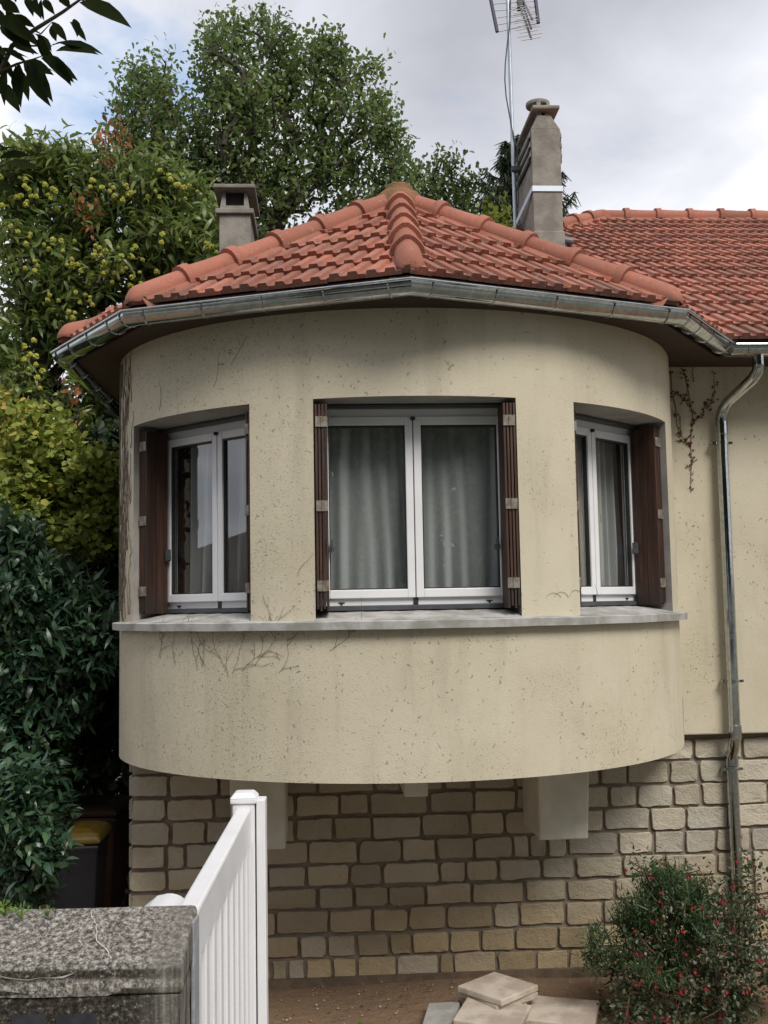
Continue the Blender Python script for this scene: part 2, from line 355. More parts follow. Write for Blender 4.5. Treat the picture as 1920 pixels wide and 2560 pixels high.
for sx in (-1, 1):                         # straight cheeks running back to the house
    p = bay(sx*TE); q = (p.x, 9.0 if sx < 0 else YMW+.3)
    v = [(p.x, p.y, ZB), (q[0], q[1], ZB), (q[0], q[1], ZT+.04), (p.x, p.y, ZT+.04)]
    wallm.add(v if sx > 0 else v[::-1], [(0, 1, 2, 3)])
bot = [bay(q) for q in arc(-TE, TE, 60)]; wallm.add([(p.x, p.y, ZB) for p in bot]+[(bot[-1].x, .3, ZB), (bot[0].x, .3, ZB)], [tuple(range(len(bot)+1, -1, -1))])
wallm.build('bay_wall', m_plaster, house, smooth=True)
# openings: frame of each window = chord between the jambs
def opening(a, b):
    pa, pb = bay(a), bay(b); u = (pb-pa).normalized(); n = Vector((u.y, -u.x)); return pa, pb, u, n
OPEN = [(-A3, -A2, .25), (-A1, A1, .205), (A2, A3, .25)]
rev = MB()
for a, b, rec in OPEN:
    pa, pb, u, n = opening(a, b); ia, ib = pa-n*(rec+.08), pb-n*(rec+.08)
    for p, q, fl in ((pa, ia, 0), (pb, ib, 1)):
        v = [(p.x, p.y, ZS+.03), (q.x, q.y, ZS+.03), (q.x, q.y, ZH), (p.x, p.y, ZH)]
        rev.add(v if not fl else v[::-1], [(0, 1, 2, 3)])
    ts = arc(a, b, 20); v = [(*bay(q), ZH) for q in ts]; rev.add(v+[(*ib, ZH), (*ia, ZH)], [tuple(range(len(ts)+1, -1, -1))])
rev.build('window_reveal', m_reveal, house)
# main wall and the stone basement
mw = MB(); mw.box((bay(TE).x-.1, YMW, E-.955), (9, YMW+.3, ZT+.04)); mw.build('main_wall', m_plaster, house, bevel=.01)
YST = -.075
sl = MB(); sl.box((-1.87, YST+.018, -.3), (9, YST+.3, E-.955)); sl.box((-1.87, YST+.3, -.3), (-1.6, 9, E-.955))
base_wall = sl.build('basement_wall', m_mortar, house)
st = MB(); rs = random.Random(3)
def stone(x0, x1, z0, z1):
    w_, h_ = x1-x0, z1-z0; cr = min(.024, w_*.18); cx, cz = (x0+x1)/2, (z0+z1)/2
    ring = []
    for (ex, ez, angs) in ((1, 1, (0, 45, 90)), (-1, 1, (90, 135, 180)), (-1, -1, (180, 225, 270)), (1, -1, (270, 315, 360))):
        k = cr*rs.uniform(.35, 1.1)
        for a in angs: ring.append((cx+ex*(w_/2-k)+k*math.cos(R(a))+rs.uniform(-.006, .006), cz+ez*(h_/2-k)+k*math.sin(R(a))+rs.uniform(-.006, .006)))
    full = []
    for i, p in enumerate(ring):
        q = ring[(i+1) % len(ring)]; full.append(p); L = math.hypot(q[0]-p[0], q[1]-p[1]); n = int(L/.06)
        for j in range(1, n+1): f = j/(n+1); full.append((p[0]+(q[0]-p[0])*f+rs.uniform(-.004, .004), p[1]+(q[1]-p[1])*f+rs.uniform(-.004, .004)))
    N = len(full); v = []; pr = rs.uniform(0, .008)
    for sc, y in ((1, YST+.04), (.994, YST+.006-pr), (.968, YST-pr+.0), (.6, YST-pr-rs.uniform(-.004, .004))):
        for x, z in full:
            ix = max(0, abs(x-cx)-(1-sc)*.12 if sc > .9 else abs(x-cx)*.6); iz = max(0, abs(z-cz)-(1-sc)*.12 if sc > .9 else abs(z-cz)*.6)
            v.append((cx+math.copysign(ix, x-cx), y+rs.uniform(-.0025, .0025), cz+math.copysign(iz, z-cz)))
    f = []
    for j in range(3):
        for i in range(N): f.append((j*N+i, j*N+(i+1) % N, (j+1)*N+(i+1) % N, (j+1)*N+i))
    f.append(tuple(3*N+i for i in range(N))); st.add(v, f, rs.random())
z = E-.985; rows = []
while z > .10: hgt = rs.uniform(.150, .170); rows.append((z-hgt, z)); z -= hgt
rows.append((-.02, z))
skip = []
for ri, (z0, z1) in enumerate(rows):
    x = -1.885 if ri % 2 else -1.878
    while x < 4.2:
        blk = [s2 for s2 in skip if s2[0]-.02 < x < s2[1] and s2[2] == ri]
        if blk: x = blk[0][1]; continue
        wd = rs.choice((rs.uniform(.18, .27), rs.uniform(.21, .35), rs.uniform(.24, .42), rs.uniform(.10, .17) if rs.random() < .35 else .3))
        nxt = [s2[0] for s2 in skip if s2[2] == ri and x < s2[0] < x+wd+.12]
        if nxt: wd = nxt[0]-x
        tall = ri < len(rows)-3 and rs.random() < .05 and x > -1.5
        if tall: wd = rs.uniform(.14, .17); skip.append((x, x+wd, ri+1))
        ja = rs.uniform(-.008, .008)
        zz0 = rows[ri+1][0] if tall else z0
        if wd > .07: stone(x+.0105, x+wd-.0105, zz0+.0105+ja*.5, z1-.0105+ja*.5)
        x += wd
st.build('stone_facing', m_stone, base_wall, smooth=True, angle=24)
st = MB(); rs = random.Random(5)
# the courses on the left return
for ri, (z0, z1) in enumerate(rows):
    y = YST+.03
    while y < 6:
        wd = rs.uniform(.22, .42); st.box((-1.895, y+.013, z0+.013), (-1.865, y+wd-.013, z1-.013)); y += wd
st.build('side_stone', m_stone, base_wall, bevel=.012)
pl = MB(); pl.box((-1.9, YST-.03, -.2), (9, YST+.03, .05)); pl.build('plinth', M('muddy footing', (.16, .115, .075), (.11, .08, .055), 9, .95, bump=(30, .6, .02)), house)
# corbels under the bay
def corbel(x0, x1, xb0, xb1, y0, z0):
    c = MB(); zt = ZB+.02; y1 = YST+.02
    v = [(x0, y0, zt), (x1, y0, zt), (x1, y1, zt), (x0, y1, zt), (xb0, y0, z0), (xb1, y0, z0), (xb1, y1, z0), (xb0, y1, z0)]
    c.add(v, [(0, 1, 2, 3), (7, 6, 5, 4), (0, 4, 5, 1), (1, 5, 6, 2), (2, 6, 7, 3), (3, 7, 4, 0)])
    return c.build('corbel', M('painted corbel', (.66, .635, .55), (.57, .545, .465), 5, .9, bump=(30, .15)), house, bevel=.012)
corbel(.845, 1.195, .845, 1.165, -.62, E-1.545); corbel(-1.16, -.80, -1.14, -.80, -.62, E-1.55); corbel(-.035, .125, -.03, .125, -.62, E-1.245)
# sill: a curved band in front, rising into each opening
sm = MB(); ts = arc(R(-75), R(77), 90); prof = [(.0, ZS), (.055, ZS), (.058, ZS+.043), (.05, ZS+.048), (-.02, ZS+.055)]
v = []
for q in ts:
    for o, zz in prof: p = bay(q, o); v.append((p.x, p.y, zz+.0008*math.sin(q*23)))
n = len(prof); f = [(i*n+k, i*n+k+1, (i+1)*n+k+1, (i+1)*n+k) for i in range(len(ts)-1) for k in range(n-1)]
f = [q[::-1] for q in f]; f += [tuple(range(n)), tuple((len(ts)-1)*n+k for k in range(n-1, -1, -1))]
sm.add(v, f)
for a, b, rec in OPEN:
    pa, pb, u, nn = opening(a, b); q = arc(a, b, 24); ring = [bay(k) for k in q]; v = []; f = []
    for i, p in enumerate(ring):
        fr = i/24; e = pa.lerp(pb, fr)-nn*(rec+.04)
        o = bay(q[i], .02); v += [(o.x, o.y, ZS+.052), (p.x*.5+e.x*.5, p.y*.5+e.y*.5, ZS+.083+.004*math.sin(i*1.7)), (e.x, e.y, ZS+.105)]
    for i in range(24):
        for k in range(2): f.append((i*3+k, i*3+3+k, i*3+4+k, i*3+1+k))
    sm.add(v, f)
sm.build('window_sill', m_sill, house, smooth=True)

# windows
def box_frame(mb, x0, x1, z0, z1, y0, y1, s, tp, bt):
    mb.box((x0, y0, z0), (x0+s, y1, z1)); mb.box((x1-s, y0, z0), (x1, y1, z1))
    mb.box((x0+s, y0, z0), (x1-s, y1, z0+bt)); mb.box((x0+s, y0, z1-tp), (x1-s, y1, z1))
def window(a, b, rec, sides):
    pa, pb, u, n = opening(a, b); W = (pb-pa).length; c = (pa+pb)/2-n*rec
    wz0 = ZS+.115; wz1 = ZH-.002; H = wz1-wz0
    rz = math.atan2(u.y, u.x)
    # local frame: x along the window, -y towards the street
    fr = MB(); box_frame(fr, -W/2+.004, W/2-.004, .015, H-.004, 0, .07, .045, .075, .05)
    fo = fr.build('window', m_white, house, bevel=.003); fo.location = (c.x, c.y, wz0); fo.rotation_euler.z = rz
    tr = MB(); tr.box((-W/2+.004, -.03, -.012), (W/2-.004, .06, .014)); tr.build('bottom_shade', m_darkgrey, fo, bevel=.002); tr = MB(); tr.box((-W/2+.004, -.055, H-.022), (W/2-.004, -.004, H-.004)); tr.build('head_shade', m_darkgrey, fo, bevel=.002)  # dark strips painting the shaded gaps under and over the frame
    for sx in (-1, 1): dh = MB(); dh.box((sx*(W/2-.15)-.018, -.004, .03), (sx*(W/2-.15)+.018, .002, .037)); dh.box((sx*(W/2-.15)-.006, -.006, .022), (sx*(W/2-.15)+.006, .002, .031)); dh.build('drain_slot', m_gasket, fo)
    dh = MB(); dh.box((-.014, -.006, .016), (.014, .003, .062)); dh.build('centre_block', m_gasket, fo)
    for sx in (-1, 1):
        x0, x1 = sorted((sx*.003, sx*(W/2-.04)))
        sh = MB(); box_frame(sh, x0, x1, .058, H-.07, -.022, .04, .044, .05, .05)
        so = sh.build('sash', m_white, fo, bevel=.004)
        gk = MB(); box_frame(gk, x0+.044, x1-.044, .108, H-.12, -.010, .03, .007, .010, .007); gk.build('gasket', m_gasket, fo)
        pn = MB(); pn.add([(x0+.045, .004, .109), (x1-.045, .004, .109), (x1-.045, .004, H-.121), (x0+.045, .004, H-.121)], [(0, 1, 2, 3)])
        pn.build('pane', m_glass, fo)
    kb = MB(); kb.lathe([(.012, -.008), (.016, 0), (.012, .012)], (0, -.03, H-.085), 12); kb.build('latch', m_gasket, fo)
    # folding shutters stacked against the jambs
    for sx in sides:
        D = rec-(.075 if rec > .22 else .02); hz = H-.03
        for lf in range(4):
            xo = sx*(W/2-.008-lf*.019); lm = MB(); x0, x1 = sorted((xo, xo-sx*.0135))
            for pk in range(2):
                lm.box((x0, -.035-D*(pk+1)/2+.001, .0-.012*(lf % 2)), (x1, -.035-D*pk/2-.001, hz), rs.random()*.5+.1)
            lm.build('shutter', m_wood, fo, bevel=.002)
        for hz_ in (.13, .58, 1.06):
            hm = MB(); yf = -.035-D
            hm.box((sx*(W/2-.045)-.034, yf-.006, hz_-.03), (sx*(W/2-.045)-.003, yf-.001, hz_+.03)); hm.box((sx*(W/2-.045)+.003, yf-.006, hz_-.03), (sx*(W/2-.045)+.034, yf-.001, hz_+.03))
            hm.tube([(sx*(W/2-.045), yf-.006, hz_-.031), (sx*(W/2-.045), yf-.006, hz_+.031)], .005, 8)
            hm.build('hinge', m_hinge, fo)
        hk = MB(); hx = sx*(W/2-.10); hk.box((hx-.02, -.06, .33), (hx+.012, -.035, .36)); hk.box((hx-.006, -.07, .325), (hx+.004, -.03, .40)); hk.build('shutter_catch', m_darkgrey, fo, bevel=.002)
    return fo, W, H, c, rz, wz0
wins = [window(*OPEN[0], (-1, 1)), window(*OPEN[1], (-1, 1)), window(*OPEN[2], (-1, 1))]
lab = ['pale sheer curtain drawn to one side behind the glass of the left bay window', 'long grey sheer curtain behind the widest middle window of the bay', 'grey pleated sheer curtain behind the narrow looking right bay window']
hm_ = Matrix.Translation((HX, HY, 0)) @ Matrix.Rotation(PSI, 4, 'Z')
for i, (fo, W, H, c, rz, wz0) in enumerate(wins):
    cm = MB(); rc = random.Random(20+i); N = 260; v = []
    ph = [(rc.uniform(9, 22), rc.uniform(0, 6), rc.uniform(.4, 1)) for _ in range(5)]
    for j, zz in enumerate((.03, .35, .7, H+.02)):
        for k in range(N+1):
            x = -W/2+.01+(W-.02)*k/N
            if i == 0: x = -W/2+.14+(W*.62)*k/N
            y = .12+sum(aa*math.sin((x+.02*j*math.sin(ff))*ff*3.6+pp) for ff, pp, aa in ph)*.015*(1.25-.15*j)
            v.append((x, y, zz))
    cm.add(v, [(j*(N+1)+k, j*(N+1)+k+1, (j+1)*(N+1)+k+1, (j+1)*(N+1)+k) for j in range(3) for k in range(N)])
    o = cm.build('curtain', m_sheer, smooth=True, angle=180)
    o.matrix_world = hm_ @ Matrix.Translation((c.x, c.y, wz0)) @ Matrix.Rotation(rz, 4, 'Z'); tag(o, lab[i], 'curtain', 'sheer curtains behind the bay windows')
# room behind the windows
rm = MB(); rm.box((-1.85, 3.0, ZB+.02), (8.5, 3.05, ZT)); fl_ = [bay(q, -.05) for q in arc(-TE, TE, 30)]; rm.add([(p.x, p.y, ZB+.1) for p in fl_]+[(1.9, 3, ZB+.1), (-1.9, 3, ZB+.1)], [tuple(range(33))])
rm.add([(1.9, -.1, ZB), (1.9, 3, ZB), (1.9, 3, ZT), (1.9, -.1, ZT)], [(0, 1, 2, 3)])
rm.add([(-1.9, .1, ZB), (-1.9, 3, ZB), (-1.9, 3, ZT), (-1.9, .1, ZT)], [(0, 1, 2, 3)])
rm.build('room_wall', m_room, house)

# eaves: octagon corner points at the gutter lip
ZG = E+1.72
EV = [(-2.33, 9.0), (-2.33, -.49), (-1.68, -1.493), (-.05, -2.115), (1.66, -1.492), (2.283, -.655), (9.0, -.655)]
def inset(path, d):            # moves an open path to its left side (inside)
    out = []
    for i, p in enumerate(path):
        p = Vector(p); ns = []
        if i > 0: e = (p-Vector(path[i-1])).normalized(); ns.append(Vector((-e.y, e.x)))
        if i < len(path)-1: e = (Vector(path[i+1])-p).normalized(); ns.append(Vector((-e.y, e.x)))
        mm = sum(ns, Vector((0, 0))).normalized(); k = d/max(.3, mm.dot(ns[0])); out.append(p+mm*k)
    return out
eave = inset(EV, .085); fas = inset(EV, .15)
ZE = E+1.765
sf = MB(); poly = [(p.x, p.y) for p in fas]+[(9.0, 9.0)]; sf.prism(poly, ZT, ZT+.03)
sf.build('soffit', m_soffit, house)
fb = MB()
for a, b in zip(fas[:-1], fas[1:]): fb.add([(a.x, a.y, ZT-.01), (b.x, b.y, ZT-.01), (b.x, b.y, ZE), (a.x, a.y, ZE)], [(0, 1, 2, 3)])
fb.build('fascia', m_soffit, house)
# gutter
GR = .066
gm = MB(); gp = []
NP = 11
for k in range(NP+1):
    a = math.pi*k/NP; gp.append((GR-GR*math.cos(a), -GR*math.sin(a)*1.05))
lip = [(-.002+.009*math.cos(a)-.004, .002+.009*math.sin(a)) for a in [R(q) for q in range(300, -60, -40)]]
profile = lip+gp
rowsv = [inset(EV, o) for o, zz in profile]; v = []
for (o, zz), pts in zip(profile, rowsv): v += [(p.x, p.y, ZG+zz) for p in pts]
K = len(EV); f = [(i*K+j, i*K+j+1, (i+1)*K+j+1, (i+1)*K+j) for i in range(len(profile)-1) for j in range(K-1)]
gm.add(v, f); gut = gm.build('gutter', m_zinc, house, smooth=True, angle=28)
sol = gut.modifiers.new('sheet', 'SOLIDIFY'); sol.thickness = .0015
def gut_ring(p, e, rad=.0065, name='gutter_joint'):
    nn = Vector((-e.y, e.x)); mb = MB(); pts = []
    for k in range(13):
        a = math.pi*k/12; o = GR-(GR+.004)*math.cos(a); pts.append((p.x+nn.x*o, p.y+nn.y*o, ZG+.004-(GR*1.05+.004)*math.sin(a)))
    mb.tube(pts, rad, 6); mb.build(name, m_zinc, gut, smooth=True)
for i in range(0, K-1):
    a, b = Vector(EV[i]), Vector(EV[i+1]); e = (b-a).normalized(); L = (b-a).length
    if i == 0: ds = [L-.14, L-.5, L-.95, L-1.4]
    elif i == 1: ds = [.06, .30, .62, .95, L-.05]
    elif i == 4: ds = [.06, .28, .55, L-.12]
    elif i == 5: ds = [.10, .62, 1.2]
    else: ds = [.13+(L-.26)*k/4 for k in range(5)]
    for d in ds: gut_ring(a+e*d, e)
    if 0 < i < 5:
        pass
# downpipe
dp = MB(); PX = 2.33
pth = [(2.47, -.585, E+1.66), (2.47, -.585, E+1.60), (2.468, -.575, E+1.555), (2.45, -.53, E+1.51), (2.40, -.40, E+1.445), (2.365, -.295, E+1.40), (2.345, -.24, E+1.35), (PX, -.222, E+1.29), (PX, -.22, E+1.0)]
pth += [(PX-.002, -.22, E-.90), (PX-.002, -.215, E-.98), (PX-.002, -.18, E-1.05), (PX-.002, -.145, E-1.10), (PX-.002, -.135, E-1.18), (PX, -.135, .02)]
dp.tube(pth, .041, 20)
dpo = dp.build('downpipe', m_zinc, house, smooth=True)
for (zc, rr_, yy) in ((E+1.22, .0455, -.22), (E-.93, .0455, -.22), (E-1.13, .0455, -.137)):
    q = MB(); q.lathe([(.041, -.05), (rr_, -.045), (rr_, .045), (.041, .05)], (PX, yy, zc), 20); q.build('pipe_socket', m_zinc, dpo, smooth=True)
for (zc, yy) in ((E+1.11, -.22), (E-.58, -.22), (E-1.20, -.135)):
    q = MB(); q.lathe([(.042, -.009), (.047, -.009), (.047, .009), (.042, .009)], (PX, yy, zc), 20)
    for sx in (-1, 1): q.box((PX+sx*.06-.016, yy-.006, zc-.009), (PX+sx*.06+.016, yy+.006, zc+.009)); q.tube([(PX+sx*.066, yy-.014, zc), (PX+sx*.066, yy+.06, zc)], .007, 8)
    q.build('pipe_clip', m_zinc, dpo, smooth=True)

# roofs
APEX = Vector((.03, -.35, E+2.80))
PITCH_M = .575
RID = Vector((2.76, 4.19, E+4.40))
def tile_profile(p):           # half a tile: a rib and a channel
    return [(0, 0.0), (.012, .0), (.020, .020), (.070, .020), (.078, .0), (p, .0)]
def roof_facet(name, p0, p1, top, clips, gauge=.325, tw=.216, smin=-.05, smax=None, emin=None, emax=None, seed=1):
    rr = random.Random(seed); p0, p1, top = Vector(p0), Vector(p1), Vector(top)
    e = (p1-p0).normalized(); n = e.cross(top-p0).normalized(); u = n.cross(e); L = (p1-p0).length; S = (top-p0).dot(u)
    mb = MB(); half = tw/2; i = 0; s0 = 0
    smax = smax or S; emin = -.2 if emin is None else emin; emax = L+.2 if emax is None else emax
    while s0 < smax+.1:
        off = rr.uniform(-.02, .02)+(half if i % 2 else 0); x = emin-off
        while x < emax:
            jz = rr.uniform(-.003, .004); js = rr.uniform(-.008, .008); jt = rr.uniform(-.003, .003); pr = [(a, h) for a, h in tile_profile(half)][:-1]+[(a+half, h) for a, h in tile_profile(half)]
            pr = [(a*(.985), h) for a, h in pr]; v = []
            for (ds, lift) in ((0, .038), (gauge+.05, .008)):
                for a, h in pr: v.append(p0+e*(x+a)+u*(s0+ds+js)+n*(lift+h+jz+jt*a/tw))
            m_ = len(pr)
            for a, h in pr: v.append(p0+e*(x+a)+u*(s0+js+.006)+n*(.012+jz))
            f = [(k, k+1, m_+k+1, m_+k) for k in range(m_-1)]+[(2*m_+k, 2*m_+k+1, k+1, k) for k in range(m_-1)]
            f += [(2*m_, 0, m_), (m_-1, 3*m_-1, 2*m_-1)]
            mb.add(v, f, rr.random()); x += tw
        s0 += gauge; i += 1
    return mb.build(name, m_tile, house, clip=clips), (e, u, n)
def hipclip(a, b, keep):       # vertical plane through the hip a-b, keeping the side of the point keep
    a, b, keep = Vector(a), Vector(b), Vector(keep); d = (b-a); no = Vector((-d.y, d.x, 0)).normalized()
    if no.dot(keep-a) > 0: no = -no
    return (a, no)
V3d = [Vector((p.x, p.y, ZE)) for p in eave]
deck = MB()                    # boards under the tiles close the roof
facets = [(1, 2), (2, 3), (3, 4), (4, 5)]
roof_bay = None
for k, (i, j) in enumerate(facets):
    a, b = V3d[i], V3d[j]; cen = (a+b+APEX)/3
    o, _ = roof_facet('bay_roof', a, b, APEX, [hipclip(a, APEX, cen), hipclip(b, APEX, cen)], seed=10+k, gauge=.292, emin=-.3, emax=(b-a).length+.3)
    deck.add([a, b, APEX], [(0, 1, 2)])
    if k == 1: roof_bay = o
VAL = Vector((APEX.x, V3d[5].y+(APEX.z-ZE)/PITCH_M, APEX.z))
deck.add([V3d[5], VAL, APEX], [(0, 1, 2)]); deck.add([V3d[1], APEX, VAL, Vector((V3d[1].x, 3, ZE))], [(0, 1, 2, 3)])
ML = Vector((V3d[1].x, V3d[5].y, ZE)); RE = Vector((9.0, RID.y, RID.z)); ME = Vector((9.0, V3d[5].y, ZE))
deck.add([ML, ME, RE, RID], [(0, 1, 2, 3)]); bk = 2*RID.y-V3d[5].y
deck.add([RID, RE, Vector((9, bk, ZE)), Vector((ML.x, bk, ZE))], [(0, 1, 2, 3)]); deck.add([ML, RID, Vector((ML.x, bk, ZE))], [(0, 1, 2)])
deck.build('roof_deck', m_soffit, house)
a = Vector((1.0, V3d[5].y, ZE)); b = Vector((6.0, V3d[5].y, ZE)); top = Vector((3, RID.y, RID.z))
main_roof, (me_, mu_, mn_) = roof_facet('main_roof', a, b, top, [hipclip(ML, RID, (5, 0, 0)), (Vector((0, RID.y, 0)), Vector((0, 1, 0))), hipclip(V3d[5], VAL, (5, 3, 0))], gauge=.337, seed=40, emin=-.6, emax=5.0)
# half-round hip and ridge tiles with a collar on the lower end
def caps(name, lo, hi, parent, length=.34, r=.084, peak=0.0, end=True, lift=.055, mat=m_cap):
    lo, hi = Vector(lo), Vector(hi); d = (hi-lo); L = d.length; d.normalize(); sd_ = d.cross(Vector((0, 0, 1))).normalized(); upv = sd_.cross(d)
    if upv.z < 0: upv = -upv
    mb = MB(); n = max(1, round(L/length)); length = L/n; rr = random.Random(int(L*1000))
    def ring(s, rad, flat=1.0):
        q = lo+d*s; return [q+sd_*(rad*math.cos(R(a)))+upv*((rad*math.sin(R(a))*(.92+peak*max(0, 1-abs(a-90)/45.0)))*flat+lift-.03) for a in range(-20, 201, 20)]
    for i in range(n):
        s = i*length; rd = rr.random(); jj = rr.uniform(.98, 1.03); rg = []
        if i == 0 and end:
            for q, fl in ((-.055, .18), (-.05, .45), (-.03, .75), (0, .94)): rg.append((s+q, r*(.35+.65*fl), fl))
            rg.append((s+.03, r, 1.0))
        elif i == 0: rg.append((s, r, 1))
        else:
            rg += [(s-.035, r*.98, 1), (s-.034, r*1.27*jj, 1), (s+.022, r*1.30*jj, 1), (s+.026, r*1.08, 1)]
        rg += [(s+length*.5, r*.99, 1), (s+length, r*.95, 1)]
        v = [p for q in rg for p in ring(*q)]; m_ = 12
        f = [(k*m_+t_, k*m_+t_+1, (k+1)*m_+t_+1, (k+1)*m_+t_) for k in range(len(rg)-1) for t_ in range(m_-1)]; f.append(tuple(range(m_-1, -1, -1)))
        mb.add(v, f, rd)
    o = mb.build(name, mat, parent, smooth=True, angle=40)
    be = MB(); pr = []; nb = max(4, int(L/.07)); v = []
    for i in range(nb+1):
        q = lo+d*(L*i/nb); wl, wr = .14+rr.uniform(-.025, .035), .14+rr.uniform(-.025, .035)
        dn = -.105-.07*peak
        v += [q-sd_*wl+upv*(dn+.0), q-sd_*.085+upv*(.012), q+upv*.05, q+sd_*.085+upv*.012, q+sd_*wr+upv*(dn+.0)]
    f = [(i*5+k, i*5+k+1, i*5+6+k, i*5+5+k) for i in range(nb) for k in range(4)]
    be.add(v, f); be.build('mortar_bed', m_bed, o, smooth=True)
    return o
def hip_end(p, q, back): p, q = Vector(p), Vector(q); d = (q-p).normalized(); return p+d*back
for k in (1, 2, 4): caps('hip_tiles', hip_end(V3d[k], APEX, .02)+Vector((0, 0, .015)), APEX+Vector((0, 0, .015)), house)
caps('hip_tiles', hip_end(V3d[3], APEX, .06)+Vector((0, 0, .015)), APEX+Vector((0, 0, .015)), house, length=.30, r=.080, peak=.22)
caps('hip_tiles', hip_end(ML, RID, .05)+Vector((0, 0, .02)), RID+Vector((0, 0, .02)), house)
caps('ridge_tiles', RID+Vector((-.1, 0, .0)), Vector((9, RID.y, RID.z+.0)), house, length=.37, r=.095)
fn = MB(); fn.lathe([(.20, -.14), (.19, -.02), (.16, .05), (.13, .085), (.10, .095), (.095, .135), (.07, .15), (.01, .155)], tuple(APEX+Vector((0, 0, .0))), 22)
fno = fn.build('finial', m_moss, house, smooth=True); dm = fno.modifiers.new('rough', 'DISPLACE'); tx = bpy.data.textures.new('lump', 'CLOUDS'); tx.noise_scale = .09; dm.texture = tx; dm.strength = .035
fn = MB(); fn.lathe([(.13, -.05), (.12, .03), (.08, .065), (.01, .07)], tuple(RID+Vector((-.02, 0, .03))), 16); fn.build('ridge_end', m_bed, house, smooth=True)

# chimneys
def chim_small():
    x0, x1, y0, y1 = -1.38, -1.115, 1.25, 1.85; zt = E+3.34
    s_ = MB(); s_.box((x0, y0, E+2.2), (x1, y1, zt)); o = s_.build('chimney', m_cement, house, bevel=.008)
    q = MB(); q.box((x0-.03, y0-.03, zt), (x1+.03, y1+.03, zt+.045)); q.build('collar', m_cement_light, o, bevel=.008)
    h = MB(); z0, z1 = zt+.045, zt+.215
    def post(cx, cy, ex, ey):
        wb, wt = .05, .022
        v = [(cx, cy, z0), (cx+ex*wb, cy, z0), (cx+ex*wb, cy+ey*wb*1.6, z0), (cx, cy+ey*wb*1.6, z0)]
        tx_, ty_ = cx+ex*.026, cy+ey*.026
        v += [(tx_, ty_, z1), (tx_+ex*wt, ty_, z1), (tx_+ex*wt, ty_+ey*wt*1.6, z1), (tx_, ty_+ey*wt*1.6, z1)]
        f = [(0, 1, 2, 3), (7, 6, 5, 4), (0, 4, 5, 1), (1, 5, 6, 2), (2, 6, 7, 3), (3, 7, 4, 0)]
        h.add(v, f if ex*ey < 0 else [k[::-1] for k in f])
    for cx, ex in ((x0+.005, 1), (x1-.005, -1)):
        for cy, ey in ((y0+.005, 1), (y1-.005, -1)): post(cx, cy, ex, ey)
    h.box((x0+.01, y0+.01, z0), (x1-.01, y1-.01, z0+.035)); h.build('hood', m_cement_light, o)
    d = MB(); d.box((x0+.05, y0+.07, z0+.03), (x1-.05, y1-.07, z1)); d.build('hood_dark', m_opening_dark, o)  # dark block stands in for the shaded inside of the hood
    c = MB(); c.box((x0-.045, y0-.05, z1), (x1+.045, y1+.05, z1+.035)); c.build('cap', m_cement_light, o, bevel=.008)
chim_small()
def chim_tall():
    x0, x1, y0, y1 = 1.575, 1.865, 2.41, 3.22; zt = E+4.80; zb = E+3.0
    s_ = MB(); s_.box((x0, y0, zb), (x1, y1, E+4.66))
    v = [(x0, y0, E+4.66), (x1, y0, E+4.66), (x1, y1, E+4.66), (x0, y1, E+4.66), (x0+.07, y0, zt), (x1-.09, y0, zt), (x1-.09, y1, zt), (x0+.07, y1, zt)]
    s_.add(v, [(4, 5, 6, 7), (0, 1, 5, 4), (1, 2, 6, 5), (2, 3, 7, 6), (3, 0, 4, 7)])
    o = s_.build('chimney', m_cement, house, bevel=.006)
    ft = MB(); ft.box((x0-.01, y0-.015, zb), (x1+.012, y1+.01, E+3.62)); ft.build('foot', m_cement, o, bevel=.012)
    for i in range(3):
        zz = E+4.39+.10*i
        for sx, xx in ((-1, x0), (1, x1)):
            q = MB(); v = [(xx, y0+.02, zz), (xx+sx*.018, y0+.02, zz-.012), (xx+sx*.018, y0+.02, zz+.02), (xx, y0+.02, zz+.075)]
            v += [(a_, y1-.02, c2) for a_, b_, c2 in v]; q.add(v, [(3, 2, 1, 0), (4, 5, 6, 7), (0, 1, 5, 4), (1, 2, 6, 5), (2, 3, 7, 6), (3, 0, 4, 7)])
            q.build('louvre', m_cement, o)
            q = MB(); q.box((xx-.004 if sx > 0 else xx-.02, y0+.05, zz-.055), (xx+.02 if sx > 0 else xx+.004, y1-.05, zz-.014)); q.build('vent', m_opening_dark, o)  # the dark block paints the shaded slot below each louvre
    q = MB(); q.box((x0+.075, y0+.03, zt), (x0+.115, y1-.03, zt+.045)); q.box((x1-.14, y0+.03, zt), (x1-.095, y1-.03, zt+.045)); q.build('cap_foot', m_cement, o)
    q = MB(); q.box((x0+.012, y0-.05, zt+.045), (x1-.005, y1+.03, zt+.085)); q.build('cap', m_cement, o, bevel=.012)
    q = MB(); q.box((x0+.07, y0+.02, zt+.085), (x0+.11, y0+.06, zt+.15)); q.box((x1-.12, y0+.02, zt+.085), (x1-.09, y0+.06, zt+.15)); q.box((x0+.07, y0+.25, zt+.085), (x1-.1, y0+.29, zt+.15))
    q.lathe([(.115, 0), (.12, .01), (.12, .035), (.09, .05)], (x0+.105, y0+.14, zt+.15), 22); q.build('pot', m_cement, o)
    q = MB(); q.tube([(x1-.01, y0+.06, E+3.55), (x1+.10, y0+.06, E+3.53)], .045, 14); q.build('drain_stub', M('lead', (.10, .105, .115), None, rough=.5), o)
    return o
chim_tall()

